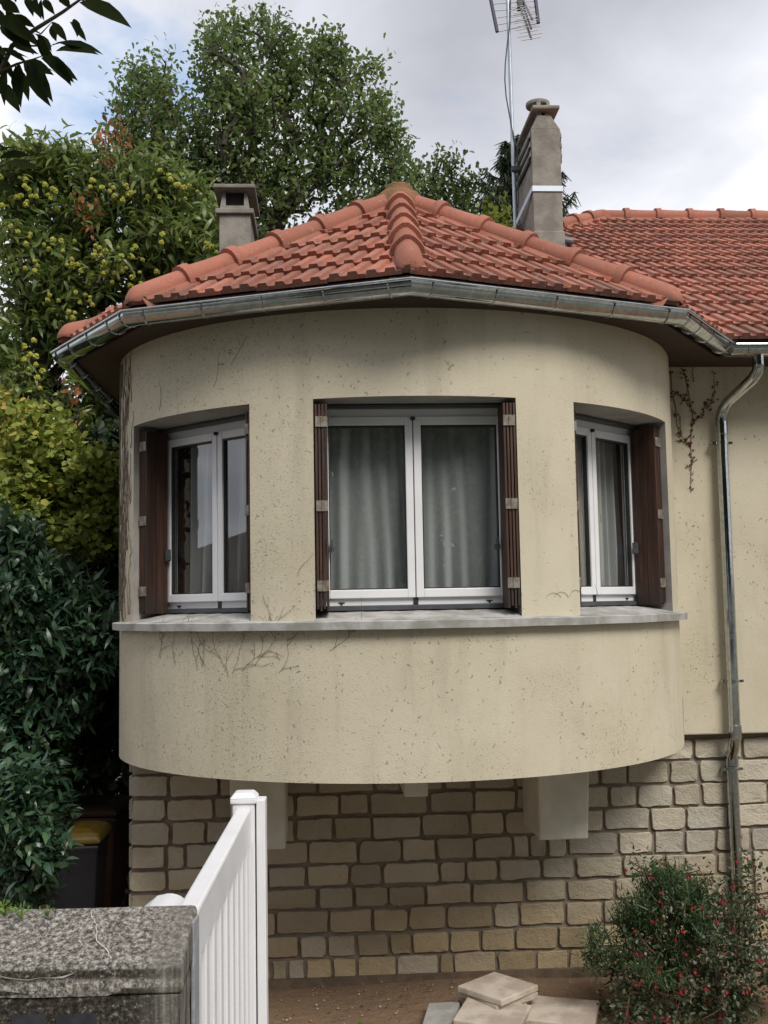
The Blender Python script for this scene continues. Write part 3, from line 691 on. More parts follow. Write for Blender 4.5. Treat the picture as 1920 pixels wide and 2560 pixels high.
# ------------------------------------------------------------------ antenna on the chimney
m_mast = M('galvanised mast', (.50, .56, .60), (.42, .46, .52), 6, .4, metal=.7)
m_rod = M('antenna rods', (.33, .32, .32), None, rough=.45, metal=.6)
m_blue = M('blue plastic end bar', (.018, .018, .06), None, rough=.5)
def HL(x, y, z): return hm_ @ Vector((x, y, z))
ant = empty('tv_antenna', HL(1.50, 2.95, E+3.2), 0, 'tv antenna on a tall mast strapped to the side of the tall cement chimney', 'antenna')
base = ant.location.copy()
tz = 6.75
am = MB(); am.tube([(0, 0, -.1), (-.01, 0, 2.2), (-.03, 0, tz-.4), (-.032, 0, tz)], [.021, .021, .02, .02], 12); am.build('mast', m_mast, ant, smooth=True)
# the strap goes round the chimney
sp = MB(); q0 = [HL(1.50, 2.95, E+3.86), HL(1.568, 2.402, E+4.02), HL(1.873, 2.402, E+4.02), HL(1.873, 3.23, E+4.02), HL(1.568, 3.23, E+4.02)]
for a_, b_ in zip(q0, q0[1:]+q0[:1]):
    a2, b2 = a_-base, b_-base; d_ = (b2-a2).normalized(); nn_ = d_.cross(Vector((0, 0, 1)))*.004
    sp.add([a2, b2, b2+Vector((0, 0, .055)), a2+Vector((0, 0, .055)), a2+nn_, b2+nn_, b2+nn_+Vector((0, 0, .055)), a2+nn_+Vector((0, 0, .055))], [(0, 1, 2, 3), (7, 6, 5, 4), (0, 4, 5, 1), (3, 2, 6, 7)])
sp.build('strap', M('zinc strap', (.60, .66, .74), None, rough=.5, metal=.3), ant)
br = MB(); br.box((-.03, -.05, .50), (.10, .05, .58)); br.build('bracket', m_darkgrey, ant, bevel=.004); br = MB(); br.box((-.03, -.05, 1.24), (.11, .03, 1.29)); br.build('bracket', m_darkgrey, ant, bevel=.004)
# aerial head: measured from the photograph at the depth of the mast
YA = (ant.location.y)
def HA(x, y, dy=0.0): return at(x, y, YA+dy)-base
for (xa, ya), (xb, yb) in (((1222, -25), (1243, 80)), ((1336, -25), (1346, 58))):
    ed = MB(); ed.tube([HA(xa, ya, .0), HA(xb, yb, -.02)], .019, 6); ed.build('reflector_bar', m_blue, ant)
rr_ = MB()
for k in range(7):
    f_ = k/6; xa, ya = 1222+21*f_, -25+105*f_; xb, yb = 1336+10*f_, -25+83*f_
    rr_.tube([HA(xa, ya), HA(xb, yb)], .0055, 5)
rr_.build('reflector_rods', m_rod, ant)
bo = MB(); p0_, p1_ = HA(1297, 5), HA(1328, 97, -1.1); bo.tube([p0_, p1_], .012, 6); p2_, p3_ = HA(1308, 15, -.1), HA(1328, 72, -1.0); bo.tube([p2_, p3_], .010, 6); p4_, p5_ = HA(1310, 5, -.05), HA(1330, 48, -.95); bo.tube([p4_, p5_], .010, 6)
bo.box(HA(1294, 22)-Vector((.0, .05, 0)), HA(1300, -6)+Vector((.04, .05, 0))); bo.build('boom', m_darkgrey, ant)
dirs = MB(); side = (HA(1336, 30)-HA(1222, 50)).normalized()
for k in range(11):
    f_ = .12+.88*k/10; q = p0_.lerp(p1_, f_); hw = .12 if k % 2 else .09
    dirs.tube([q-side*hw, q+side*hw], .0045, 5)
for k in range(5):
    for a_, b_ in ((p2_, p3_), (p4_, p5_)): q = a_.lerp(b_, .3+.15*k); dirs.tube([q-side*.06, q+side*.06], .004, 5)
dirs.build('director_rods', m_rod, ant)
cb = MB(); cb.tube([HA(x, y, -.03) for x, y in ((1276, 0), (1275, 60), (1268, 110), (1263, 160), (1262, 200), (1265, 240), (1272, 280), (1279, 318), (1286, 350), (1293, 372), (1294, 420), (1296, 500), (1292, 560))], .007, 5); cb.build('cable', m_darkgrey, ant, smooth=True)

# ------------------------------------------------------------------ street wall, gate, letterbox
WT = E-.553; WF, WB_, WX = 1.90, 2.055, -.368
gw = empty('garden_wall', (WX, WF, E-1.55), 0, 'weathered grey concrete street wall with cracked coping in the lower left corner', 'wall')
def oldwall(name, x0, x1, y0, y1, z0, z1, par):
    bm = bmesh.new(); bmesh.ops.create_cube(bm, size=1)
    for v_ in bm.verts: v_.co = Vector(((x0+x1)/2+v_.co.x*(x1-x0), (y0+y1)/2+v_.co.y*(y1-y0), (z0+z1)/2+v_.co.z*(z1-z0)))
    bmesh.ops.bevel(bm, geom=[e for e in bm.edges], offset=.011, segments=3, profile=.6, affect='EDGES')
    for _ in range(5):
        lng = [e for e in bm.edges if e.calc_length() > .06]
        if not lng: break
        bmesh.ops.subdivide_edges(bm, edges=lng, cuts=1, use_grid_fill=True)
    from mathutils import noise as NZ
    bmesh.ops.triangulate(bm, faces=[f for f in bm.faces if len(f.verts) > 4])
    bm.normal_update()
    for v_ in bm.verts: v_.co += v_.normal*(NZ.fractal(v_.co*9, .8, 2, 4)*.0035+NZ.noise(v_.co*28)*.002)
    if name == 'coping':
        for v_ in bm.verts: v_.co.z -= .42*(y1-v_.co.y)*min(1, max(0, (v_.co.z-z0)/.03))
    me = bpy.data.meshes.new(name); bm.to_mesh(me); bm.free(); me.materials.append(m_oldwall)
    me.polygons.foreach_set('use_smooth', [True]*len(me.polygons))
    o = link(name, me, par); o.location = (-WX, -WF, -(E-1.55)); return o
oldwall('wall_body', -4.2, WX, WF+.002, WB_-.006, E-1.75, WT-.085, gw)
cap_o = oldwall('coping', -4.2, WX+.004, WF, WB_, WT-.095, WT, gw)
ck = MB()
def crack(pts, wd, z_off=.0025):
    v = []; n_ = len(pts); rc = random.Random(len(pts))
    for i, p in enumerate(pts):
        p = Vector(p); k = wd*rc.uniform(.5, 1.3)*(.4 if i in (0, n_-1) else 1); v += [p+Vector((-k*.7, -k*.3, 0)), p+Vector((k*.7, k*.3, 0))]
    ck.add(v, [(2*i, 2*i+1, 2*i+3, 2*i+2) for i in range(n_-1)])
for pix, wd in (([(228, 2276), (232, 2293), (240, 2310), (243, 2330), (240, 2352), (252, 2362), (268, 2376), (276, 2392), (277, 2400)], .0010),):
    q_ = []
    for i in range(len(pix)-1):
        for k in range(3): x = pix[i][0]+(pix[i+1][0]-pix[i][0])*k/3+random.uniform(-2.5, 2.5); y = pix[i][1]+(pix[i+1][1]-pix[i][1])*k/3; d_ = at(x, y, 1.0)-Vector((0, 0, E)); t_ = (WT-.42*WB_+.004-E)/(d_.z-.42*d_.y); q_.append(Vector((0, 0, E))+d_*t_)
    crack(q_, wd)
q_ = [Vector((x, WF-.003, WT-.068-.006+.008*math.sin(x*23)+random.uniform(-.003, .003))) for x in [-.95+.02*i for i in range(21)]]
v = []
for p in q_: k_t = random.uniform(.3, 1.1); v += [p+Vector((0, -.001, .0022*k_t)), p+Vector((0, 0, -.0014*k_t))]
ck.add(v, [(2*i, 2*i+1, 2*i+3, 2*i+2) for i in range(len(q_)-1)])
o = ck.build('crack_filler', m_crack, gw); o.location = (-WX, -WF, -(E-1.55))
def num(px0, px1):
    a_, b_ = at(px0, 2536, WF-.004), at(px1, 2536, WF-.004); q = MB(); rn_ = random.Random(px0); N_ = 24
    topv = [Vector((a_.x+(b_.x-a_.x)*i/N_, WF-.0035, a_.z+rn_.uniform(-.0022, .0015))) for i in range(N_+1)]
    lo = [Vector((p.x, p.y, a_.z-.035)) for p in topv]
    # the two strokes run on below the frame
    q.add(topv+lo, [(N_+1+i, N_+2+i, i+1, i) for i in range(N_)])
    w3 = (b_.x-a_.x)/3; q.add([(b_.x-w3, WF-.0035, a_.z-.14), (b_.x, WF-.0035, a_.z-.14), (b_.x, WF-.0035, a_.z-.036), (b_.x-w3, WF-.0035, a_.z-.036)], [(0, 1, 2, 3)])
    o = q.build('painted_number', m_number, gw); o.location = (-WX, -WF, -(E-1.55))
num(28, 114); num(140, 242)
jb = MB(); jb.box((WX-.0, WB_-.055, E-1.7), (WX+.007, WB_-.002, WT-.02)); o = jb.build('render_strip', M('blue grey render', (.36, .37, .40), (.24, .24, .25), 12, .9, bump=(50, .3)), gw, bevel=.003); o.location = (-WX, -WF, -(E-1.55))
# gate leaf standing open, seen almost end on
GX, GY0, GY1, GT = -.392, 2.085, 3.12, E-.578
gate = empty('gate', (GX, GY0, E-1.5), R(1.6), 'white plastic barred gate standing open beside the concrete wall', 'gate')
L = GY1-GY0; gh = GT-(E-1.5)
q = MB(); q.box((-.021, 0, gh-.10), (.021, L, gh)); q.build('top_rail', m_pvc, gate, bevel=.006)
q = MB(); q.box((-.021, 0, .05), (.021, L, .16)); q.build('bottom_rail', m_pvc, gate, bevel=.006)
for k in range(9):
    y = .02+.115*k; q = MB(); q.box((-.018, y, .155), (.020, y+.045, gh-.095)); q.build('bar', m_pvc, gate, bevel=.004)
q = MB(); q.box((-.032, L, -.06), (.032, L+.07, gh+.012)); q.build('stile', m_pvc, gate, bevel=.004)
q = MB(); mt_ = Matrix.Translation((0, L+.035, 0)); q.prism([(-.038, -.041), (.038, -.041), (.038, .041), (-.038, .041)], gh+.012, gh+.028, mat=mt_)
v = [(sx*a_, L+.035+sy*b_, zz) for a_, b_, zz in ((.038, .041, gh+.028), (.026, .03, gh+.042)) for sx, sy in ((-1, -1), (1, -1), (1, 1), (-1, 1))]
q.add(v, [(0, 1, 5, 4), (1, 2, 6, 5), (2, 3, 7, 6), (3, 0, 4, 7), (4, 5, 6, 7)]); q.build('stile_cap', m_pvc, gate, bevel=.004)
q = MB(); q.box((.036, L+.005, -.06), (.062, L+.066, gh+.022)); q.build('stop_strip', m_pvc, gate, bevel=.003)
# white domed letterbox behind the wall
lb = empty('letterbox', (-.535, 2.42, E-1.35), 0, 'white rounded letterbox top showing over the concrete wall beside the gate', 'letterbox')
bz = -.682-(-1.35)
q = MB(); pr_ = [(-.075, 0), (.06, 0)]+[(.06-.002, bz-.06)]+[(.052*math.cos(R(a_)), bz-.055+.05*math.sin(R(a_))) for a_ in range(0, 100, 12)]+[(-.03, bz-.01), (-.075, bz-.045)]
v = [(x, y, zz) for y in (-.02, .22) for x, zz in pr_]; n_ = len(pr_)
q.add(v, [tuple(range(n_)), tuple(range(2*n_-1, n_-1, -1))]+[((i+1) % n_, i, n_+i, n_+(i+1) % n_) for i in range(n_)]); q.build('box_body', m_pvc, lb, bevel=.004)
q = MB(); q.box((-.012, .08, -.5), (.012, .11, .02)); q.build('leg', m_pvc, lb)

# ------------------------------------------------------------------ wheelie bins
def bin_(x, y, rz, body, lid, label, w_=.46, h_=1.0):
    b = empty('wheelie_bin', (x, y, ground_z(x, y)), rz, label, 'bin', 'wheelie bins beside the house')
    q = MB(); v = []
    for zz, a_, c_ in ((.10, .38, .36), (.86*h_, .47, .5), (.90*h_, .50, .53), (.93*h_, .50, .53)): v += [(-a_*w_, -c_*w_, zz), (a_*w_, -c_*w_, zz), (a_*w_, c_*w_, zz), (-a_*w_, c_*w_, zz)]
    f = [(3, 2, 1, 0), (12, 13, 14, 15)]+[(4*j+k, 4*j+(k+1) % 4, 4*j+4+(k+1) % 4, 4*j+4+k) for j in range(3) for k in range(4)]
    q.add(v, f); q.build('bin_body', body, b, bevel=.02)
    q = MB(); v = []
    for zz, a_, c_ in ((.935*h_, .53, .57), (.975*h_, .53, .57), (1.015*h_, .47, .48), (1.04*h_, .30, .34)): v += [(-a_*w_, -c_*w_, zz), (a_*w_, -c_*w_, zz), (a_*w_, c_*w_, zz), (-a_*w_, c_*w_, zz)]
    q.add(v, f); q.build('lid', lid, b, bevel=.02)
    q = MB(); q.tube([(-.15, .57*w_+.03, .93*h_), (.15, .57*w_+.03, .93*h_)], .014, 8); q.box((-.16, .5*w_, .92*h_), (-.13, .57*w_+.03, .95*h_)); q.box((.13, .5*w_, .92*h_), (.16, .57*w_+.03, .95*h_)); q.build('handle', body, b)
    for sx in (-1, 1):
        q = MB(); pts = [(sx*.17, .17, .10), (sx*.215, .17, .10)]; q.tube(pts, .10, 18); q.build('wheel', m_gasket, b, bevel=.008)
m_binblue = M('dark bin plastic', (.012, .014, .022), (.016, .018, .026), 8, .5); m_lidy = M('yellow bin lid', (.15, .095, .010), (.11, .068, .008), 8, .45)  # lid yellow darkened to carry the shade over the bins
m_binbr = M('brown bin plastic', (.05, .025, .016), (.036, .018, .012), 8, .5)
bin_(-2.33, 8.05, R(4), m_binblue, m_lidy, 'dark wheelie bin with a yellow lid under the laurel', .42, .95)
bin_(-2.42, 8.95, R(-4), m_binbr, m_binbr, 'brown wheelie bin with a brown lid behind the yellow lidded one', .48, .97)

# ------------------------------------------------------------------ paving slabs
m_slab = M('pale paving slab', (.52, .455, .385), (.36, .30, .24), 7, .9, bump=(90, .4, .004), rnd=.12)
m_slab2 = M('grey paving slab', (.40, .39, .37), (.30, .29, .27), 11, .9, bump=(90, .4, .004), rnd=.12)
def slab(x, y, z, rz, label, s=.36, s2=.36, mt=None, tx=0, ty=0, th=.04, group='paving slabs lying on the soil'):
    q = MB(); q.box((-s/2, -s2/2, 0), (s/2, s2/2, th)); o = q.build('paving_slab', mt or m_slab, bevel=.008)
    o.location = (x, y, z); o.rotation_euler = (tx, ty, rz); return tag(o, label, 'paving slab', group)
gz = ground_z(.7, 6.8)+.012
slab(.66, 6.88, gz+.125, R(44), 'top slab of the stack, turned corner towards the street')
slab(.66, 6.90, gz+.084, R(38), 'slab directly beneath the diamond turned top slab', .36, .36)
slab(.66, 6.93, gz+.042, R(2), 'third slab down in the stack by the wall', .33, .33)
slab(.63, 6.93, gz, R(6), 'bottom slab of the stack, lying on the soil', .36, .36)
slab(.60, 6.63, gz+.058, R(-20), 'rough pale slab leaning in front of the stack at the bottom edge', .40, .34, tx=R(4), ty=R(2))
slab(.60, 6.60, gz+.012, R(-14), 'slab under the rough pale one in front of the stack', .36, .30)
slab(1.05, 6.80, gz, R(-16), 'flat slab on the soil between the stack and the fuchsia', .42, .38, tx=R(2))
slab(.30, 6.77, gz+.005, R(-9), 'bluish grey slab left of the stack', .20, .36, m_slab2, ty=R(-5))
pb = MB(); rp = random.Random(9)
for _ in range(420):
    x, y = rp.uniform(-1.2, 1.7), rp.uniform(6.0, 7.5); s_ = rp.uniform(.004, .014); c = Vector((x, y, ground_z(x, y)+.012+s_*.2))
    v = [c+Vector((s_*math.cos(k*2.1)*rp.uniform(.6, 1.2), s_*math.sin(k*2.1)*rp.uniform(.6, 1.2), -s_*.3)) for k in range(3)]+[c+Vector((0, 0, s_*.8))]
    pb.add(v, [(0, 1, 3), (1, 2, 3), (2, 0, 3)])
tag(pb.build('pebbles', M('soil crumbs', (.20, .135, .09), (.36, .30, .24), 40, .95, rnd=.9)), 'small stones and crumbs scattered on the bare soil', 'pebbles', kind='stuff')

# ------------------------------------------------------------------ foliage
OVAL = (np.array([[0, 0, 0], [.32, .5, .10], [.72, .40, .05], [1, 0, -.10], [.72, -.40, .05], [.32, -.5, .10]]), [(0, 5, 4, 3), (0, 3, 2, 1)])
ROUND = (np.array([[0, 0, 0], [.2, .46, .08], [.65, .5, .06], [1, 0, -.06], [.65, -.5, .06], [.2, -.46, .08]]), [(0, 5, 4, 3), (0, 3, 2, 1)])
LONG = (np.array([[0, 0, 0], [.22, .42, .10], [.55, .5, .06], [.8, .3, -.06], [1, 0, -.22], [.8, -.3, -.06], [.55, -.5, .06], [.22, -.42, .10]]), [(0, 7, 6, 2, 1), (6, 5, 4, 3, 2)])
LOBE = (np.array([[0, 0, 0], [.25, .22, .06], [.38, .42, .1], [.5, .28, .05], [.7, .5, .08], [.85, .25, 0], [1, 0, -.06], [.85, -.25, 0], [.7, -.5, .08], [.5, -.28, .05], [.38, -.42, .1], [.25, -.22, .06]]), [(0, 11, 10, 9, 3, 2, 1), (9, 8, 7, 6, 5, 4, 3)])
NEED = (np.array([[0, .5, 0], [0, -.5, 0], [1, -.18, -.05], [1, .18, -.05]]), [(0, 1, 2, 3)])
def unit(a): return a/np.maximum(1e-9, np.linalg.norm(a, axis=-1, keepdims=True))
def leaves(name, P_, D_, Nn, Ln, Wd, shape, mat, parent, rnd=None, kind=None):
    T, F = shape; n_ = len(P_); D_ = unit(D_); S_ = unit(np.cross(Nn, D_)); U_ = np.cross(D_, S_)
    V = P_[:, None]+D_[:, None]*(T[None, :, 0:1]*Ln[:, None, None])+S_[:, None]*(T[None, :, 1:2]*Wd[:, None, None])+U_[:, None]*(T[None, :, 2:3]*Ln[:, None, None])
    k = len(T); me = bpy.data.meshes.new(name); nf = len(F)
    lens = np.array([len(f) for f in F]); idx = np.concatenate([np.array(f) for f in F])
    allidx = (idx[None]+(np.arange(n_)*k)[:, None]).ravel(); alll = np.tile(lens, n_); start = np.concatenate([[0], np.cumsum(alll)[:-1]])
    me.vertices.add(n_*k); me.vertices.foreach_set('co', V.ravel()); me.loops.add(len(allidx)); me.loops.foreach_set('vertex_index', allidx.astype(np.int32))
    me.polygons.add(n_*nf); me.polygons.foreach_set('loop_start', start.astype(np.int32)); me.polygons.foreach_set('loop_total', alll.astype(np.int32))
    a_ = me.attributes.new('rnd', 'FLOAT', 'FACE'); r_ = RNG.random(n_) if rnd is None else rnd
    a_.data.foreach_set('value', np.repeat(np.clip(r_, 0, 1), nf).astype(np.float32)); me.update(calc_edges=True); me.validate()
    me.materials.append(mat); o = link(name, me, parent)
    if kind: o['kind'] = kind
    return o
def lobepts(lobes, total, shell=.45):
    vol = np.array([l[1][0]*l[1][1]*l[1][2] for l in lobes])**.72; cnt = np.maximum(3, (vol/vol.sum()*total).astype(int)); out = []
    for (c, r, *_), n_ in zip(lobes, cnt):
        d = unit(RNG.normal(size=(n_, 3))); q = (shell**3+(1-shell**3)*RNG.random(n_))**(1/3)*(1+.10*RNG.normal(size=n_))
        out.append(np.array(c)+d*q[:, None]*np.array(r))
    return np.concatenate(out)
def grow(root, trunk, pts, wgt=.30):
    nodes = [np.array(root)]+[np.array(p) for p in trunk]; par = [-1]+list(range(len(trunk))); L_ = [0.0]
    for i in range(1, len(nodes)): L_.append(L_[-1]*.6+np.linalg.norm(nodes[i]-nodes[i-1])*.3)
    N = np.zeros((len(nodes)+len(pts), 3)); N[:len(nodes)] = nodes; LL = np.zeros(len(N)); LL[:len(nodes)] = L_; k = len(nodes); start = max(1, len(trunk)//2)
    order = np.argsort(np.linalg.norm(pts-nodes[-1], axis=1)+.15*RNG.random(len(pts)))
    for i in order:
        d = np.linalg.norm(N[start:k]-pts[i], axis=1); j = int(np.argmin(d+wgt*LL[start:k]))+start
        N[k] = pts[i]; par.append(j); LL[k] = LL[j]+d[j-start]; k += 1
    cnt = np.ones(k); par = np.array(par)
    for i in range(k-1, 0, -1): cnt[par[i]] += cnt[i]
    return N, par, cnt, len(nodes)
def skeleton(name, N, par, cnt, r0, mat, parent, rmin=.004, org=(0, 0, 0)):
    mb = MB(); rad = np.maximum(rmin, r0*(cnt/cnt.max())**.46); o_ = Vector(org)
    for i in range(1, len(N)):
        j = par[i]; a_, b_ = Vector(N[j])-o_, Vector(N[i])-o_; d = (b_-a_)
        r1 = min(rad[j], rad[i]*1.35) if j > 0 else rad[j]
        mid = a_.lerp(b_, .5)+Vector((0, 0, -.04*d.length if rad[i] < .02 else .05*d.length))
        mb.tube([a_, mid, b_], [r1, (r1+rad[i])/2, rad[i]], 7 if rad[i] > .03 else (5 if rad[i] > .012 else 3), caps=False)
    return mb.build(name, mat, parent, smooth=True, angle=80)
def twigleaves(N, par, first, k, spread, up, back=.8, sel=None):
    idx = np.arange(first, len(N)) if sel is None else sel
    tip = N[idx]; pr = N[par[idx]]; d = tip-pr; ln = np.linalg.norm(d, axis=1, keepdims=True); d = d/np.maximum(ln, 1e-6)
    n_ = len(idx); f = RNG.random((n_, k, 1))**.6; seg = np.minimum(ln, back)[:, None]
    P_ = tip[:, None]-d[:, None]*seg*(1-f)+RNG.normal(size=(n_, k, 3))*spread
    D_ = d[:, None]*.55+RNG.normal(size=(n_, k, 3))*.75+np.array([0, 0, up])
    Nn = RNG.normal(size=(n_, k, 3))*.55+np.array([0, 0, 1.0])
    return P_.reshape(-1, 3), D_.reshape(-1, 3), Nn.reshape(-1, 3)
def tree(name, label, cat, base, trunk, lobes, npts, r0, k, spread, ln, wd, shape, mat, up=0.0, group=None, shell=.45, wgt=.3, parts=('trunk', 'crown'), bark=None, back=.5, rbias=None):
    t_ = empty(name, tuple(base), 0, label, cat, group); o_ = np.array(base, float)
    pts = lobepts(lobes, npts, shell); N, par, cnt, first = grow(base, trunk, pts, wgt)
    skeleton(parts[0], N, par, cnt, r0, bark or m_bark, t_, org=base)
    P_, D_, Nn = twigleaves(N, par, first, k, spread, up, back); n_ = len(P_)
    Ln = ln*(.45+.8*RNG.random(n_)); Wd = wd*(.7+.5*RNG.random(n_))
    r_ = RNG.random(n_)*.6+np.repeat(RNG.random(len(N)-first), k)*.4
    if rbias is not None: r_ = rbias(P_, r_)
    leaves(parts[1], P_-o_, D_, Nn, Ln, Wd, shape, mat, t_, r_)
    return t_, N, par, first
def lobe(x, y, rpx, Y, ry=None, asp=1.0): r_ = rpx/2650*Y; return (tuple(at(x, y, Y+RNG.normal()*.1)), (r_*1.0, ry or r_*1.1, r_*asp))
def gnd(x, y): return (x, y, ground_z(x, y)-.05)
m_oak = leafmat('oak leaf', [(.085, .145, .062), (.125, .19, .075), (.18, .24, .08), (.28, .32, .11)], .42, .48, .55)
YO = 17.0
ob = [(650, 330, 150), (430, 330, 120), (880, 330, 110), (600, 190, 120), (760, 190, 100), (350, 250, 70), (330, 180, 35), (385, 185, 45), (300, 330, 50), (530, 110, 55), (590, 85, 45), (665, 70, 40), (655, 45, 25), (700, 110, 45), (815, 130, 55), (800, 95, 30), (870, 190, 60), (935, 240, 40), (965, 300, 40), (990, 370, 50), (960, 440, 60), (820, 440, 90), (700, 470, 90), (560, 470, 110), (430, 450, 100), (900, 530, 70), (640, 580, 80), (480, 600, 80), (345, 420, 60), (950, 170, 20), (1000, 460, 45), (560, 55, 25)]
base = gnd(-1.2, YO); trk = [(-1.25, YO, 2.2), (-1.3, YO, 4.0)]
tree('oak_tree', 'big round crowned oak rising behind the middle of the bay roof', 'tree', base, trk, [lobe(x, y, r_, YO, r_*1.25/2650*YO) for x, y, r_ in ob], 1350, .24, 19, .125, .115, .066, LOBE, m_oak, up=.15, wgt=.22, shell=.30)
m_oak2 = leafmat('pale oak leaf', [(.04, .075, .026), (.07, .11, .035), (.11, .15, .05), (.15, .19, .07)], .45, .35, .5)
YS_ = 20.0
tree('young_oak_tree', 'smaller pale green tree between the roof finial and the spruce', 'tree', gnd(1.25, YS_), [(1.25, YS_, 2), (1.2, YS_, 4.5)],
     [lobe(x, y, r_, YS_) for x, y, r_ in ((1110, 430, 45), (1060, 470, 45), (1150, 480, 40), (1085, 530, 70), (1180, 540, 60), (1040, 440, 25), (1140, 405, 20), (1190, 460, 22), (1230, 600, 60), (1100, 620, 80))], 330, .12, 11, .12, .13, .08, LOBE, m_oak2, up=.2)
m_ylw = leafmat('lime leaf', [(.13, .17, .02), (.20, .24, .03), (.28, .31, .06), (.36, .38, .12)], .45, .4, .4)
YL = 15.0
tree('lime_shrub', 'yellow green leafy shoots just left of the tall chimney foot', 'shrub', gnd(1.7, YL), [(1.7, YL, 1.5), (1.65, YL, 3.5)], [lobe(x, y, r_, YL) for x, y, r_ in ((1235, 555, 26), (1270, 545, 22), (1200, 570, 24), (1255, 585, 30), (1220, 620, 50))], 60, .05, 11, .08, .13, .07, OVAL, m_ylw, up=.1)
# spruce
m_needle = leafmat('spruce needles', [(.012, .024, .012), (.02, .036, .015), (.03, .045, .018), (.045, .05, .02)], .6, .15, .3)
YP = 20.5
def spruce():
    tp = at(1292, 345, YP); bx = tp.x
    t_ = empty('spruce_tree', gnd(bx, YP), 0, 'dark spruce with drooping branches standing behind the tall chimney', 'tree'); o_ = np.array(t_.location)
    mb = MB(); mb.tube([(0, 0, 0), (0, 0, tp.z-o_[2]-1), (0, 0, tp.z-o_[2])], [.16, .03, .008], 8); Pp, Dd, Ln, Wd = [], [], [], []
    zz = tp.z-.1
    while zz > tp.z-5.5:
        nb = 7; a0 = RNG.random()*6
        for b in range(nb):
            a_ = a0+b*2*math.pi/nb+RNG.normal()*.2; L_ = (.22+(tp.z-zz)*.62)*RNG.uniform(.65, 1.25)
            pts = []
            for q in range(8):
                f = q/7; pts.append(Vector((math.cos(a_)*L_*f, math.sin(a_)*L_*f, zz-o_[2]+(-.30*math.sin(f*2.4)+.26*f*f)*L_)))
            mb.tube(pts, [.022*(1-.85*q/7) for q in range(8)], 4, caps=False)
            for q in range(1, 8):
                for _ in range(int(12+L_*9)):
                    p = pts[q-1].lerp(pts[q], RNG.random()); Pp.append((p.x, p.y, p.z)); hang = RNG.random()
                    Dd.append((math.cos(a_)*.5+RNG.normal()*.55, math.sin(a_)*.5+RNG.normal()*.55, -.15-1.5*hang)); Ln.append(RNG.uniform(.09, .20)*(1+.9*hang)); Wd.append(RNG.uniform(.022, .04))
        zz -= RNG.uniform(.19, .28)
    mb.build('trunk', m_bark, t_, smooth=True, angle=80)
    Pp, Dd = np.array(Pp), np.array(Dd); leaves('crown', Pp, Dd, RNG.normal(size=Pp.shape), np.array(Ln), np.array(Wd), NEED, m_needle, t_)
    cn = MB()
    for _ in range(26):
        i = RNG.integers(len(Pp)//2); p = Pp[i]; cn.lathe([(.008, 0), (.022, -.03), (.024, -.07), (.008, -.13)], tuple(p), 6)
    cn.build('spruce_cones', M('spruce cone', (.20, .11, .06), None, rough=.8), t_)['kind'] = 'stuff'
spruce()
# sweet chestnut with burrs
m_chest = leafmat('chestnut leaf', [(.085, .145, .05), (.14, .21, .06), (.22, .275, .075), (.36, .38, .14)], .36, .48, .55)
YC = 10.5
cb_ = [(60, 470, 85), (180, 440, 70), (30, 430, 60), (130, 400, 35), (270, 430, 60), (380, 470, 70), (460, 480, 60), (520, 560, 45), (310, 560, 90), (440, 590, 75), (500, 640, 60), (200, 560, 90), (80, 600, 90), (90, 720, 90), (200, 700, 90), (320, 680, 60), (60, 850, 90), (180, 820, 80), (260, 960, 60), (220, 1050, 70), (60, 960, 70), (280, 850, 30), (410, 650, 60)]
base = gnd(-3.0, YC+.6)
ct, N, par, first = tree('sweet_chestnut_tree', 'sweet chestnut tree carrying yellow green spiny burrs at the left of the roof', 'tree', base, [(-3.0, YC+.6, 1.6), (-2.9, YC+.6, 2.8)], [lobe(x, y, r_, YC, .55) for x, y, r_ in cb_], 1150, .13, 16, .075, .145, .036, LONG, m_chest, up=-.15, wgt=.25, shell=.2, back=.35)
m_burr = leafmat('chestnut burr', [(.30, .33, .055), (.40, .40, .075), (.50, .46, .12)], .8, .15, .2)
def burr_mesh():
    bm = bmesh.new(); bmesh.ops.create_icosphere(bm, subdivisions=3, radius=.024); rb = random.Random(1)
    for v_ in bm.verts: v_.co *= rb.choice((.82, 1.0, 1.3))
    me = bpy.data.meshes.new('burr'); bm.to_mesh(me); bm.free(); a_ = me.attributes.new('rnd', 'FLOAT', 'FACE'); a_.data.foreach_set('value', [rb.random() for _ in me.polygons]); me.materials.append(m_burr); return me
bm_ = burr_mesh(); o3 = np.array(base)
tips = np.arange(first, len(N)); xs_ = N[tips]
# burrs hang in clusters at branch ends on the side of the street
cent = [(30, 455), (60, 465), (110, 480), (130, 500), (250, 460), (285, 470), (310, 475), (300, 495), (330, 470), (400, 430), (440, 450), (455, 465), (470, 470), (380, 480), (60, 500), (110, 610), (80, 660), (90, 670), (110, 600), (140, 640), (200, 640), (230, 650), (265, 650), (285, 670), (300, 680), (330, 690), (260, 620), (350, 660), (380, 690), (520, 600), (530, 620), (425, 625), (190, 670), (70, 880), (65, 920), (100, 900), (90, 930), (180, 760), (190, 770), (130, 750), (300, 640), (340, 630), (245, 690), (150, 610), (20, 560), (45, 580), (210, 745), (270, 700)]
for i in range(150):
    cx_, cy_ = cent[i % len(cent)]; p = np.array(at(cx_+RNG.normal()*17, cy_+RNG.normal()*16, YC-.45-abs(RNG.normal())*.25)); sc_ = RNG.uniform(.6, 1.05)
    if i < 100:
        o = link('burr', bm_, ct); o.location = tuple(p-o3); o.scale = (sc_,)*3; o.rotation_euler = tuple(RNG.random(3)*6)
    else:
        if i == 100: rest = MB(); src_v = [v_.co.copy() for v_ in bm_.vertices]; src_f = [tuple(f.vertices) for f in bm_.polygons]
        rest.add([v_*sc_+Vector(p-o3) for v_ in src_v], src_f)
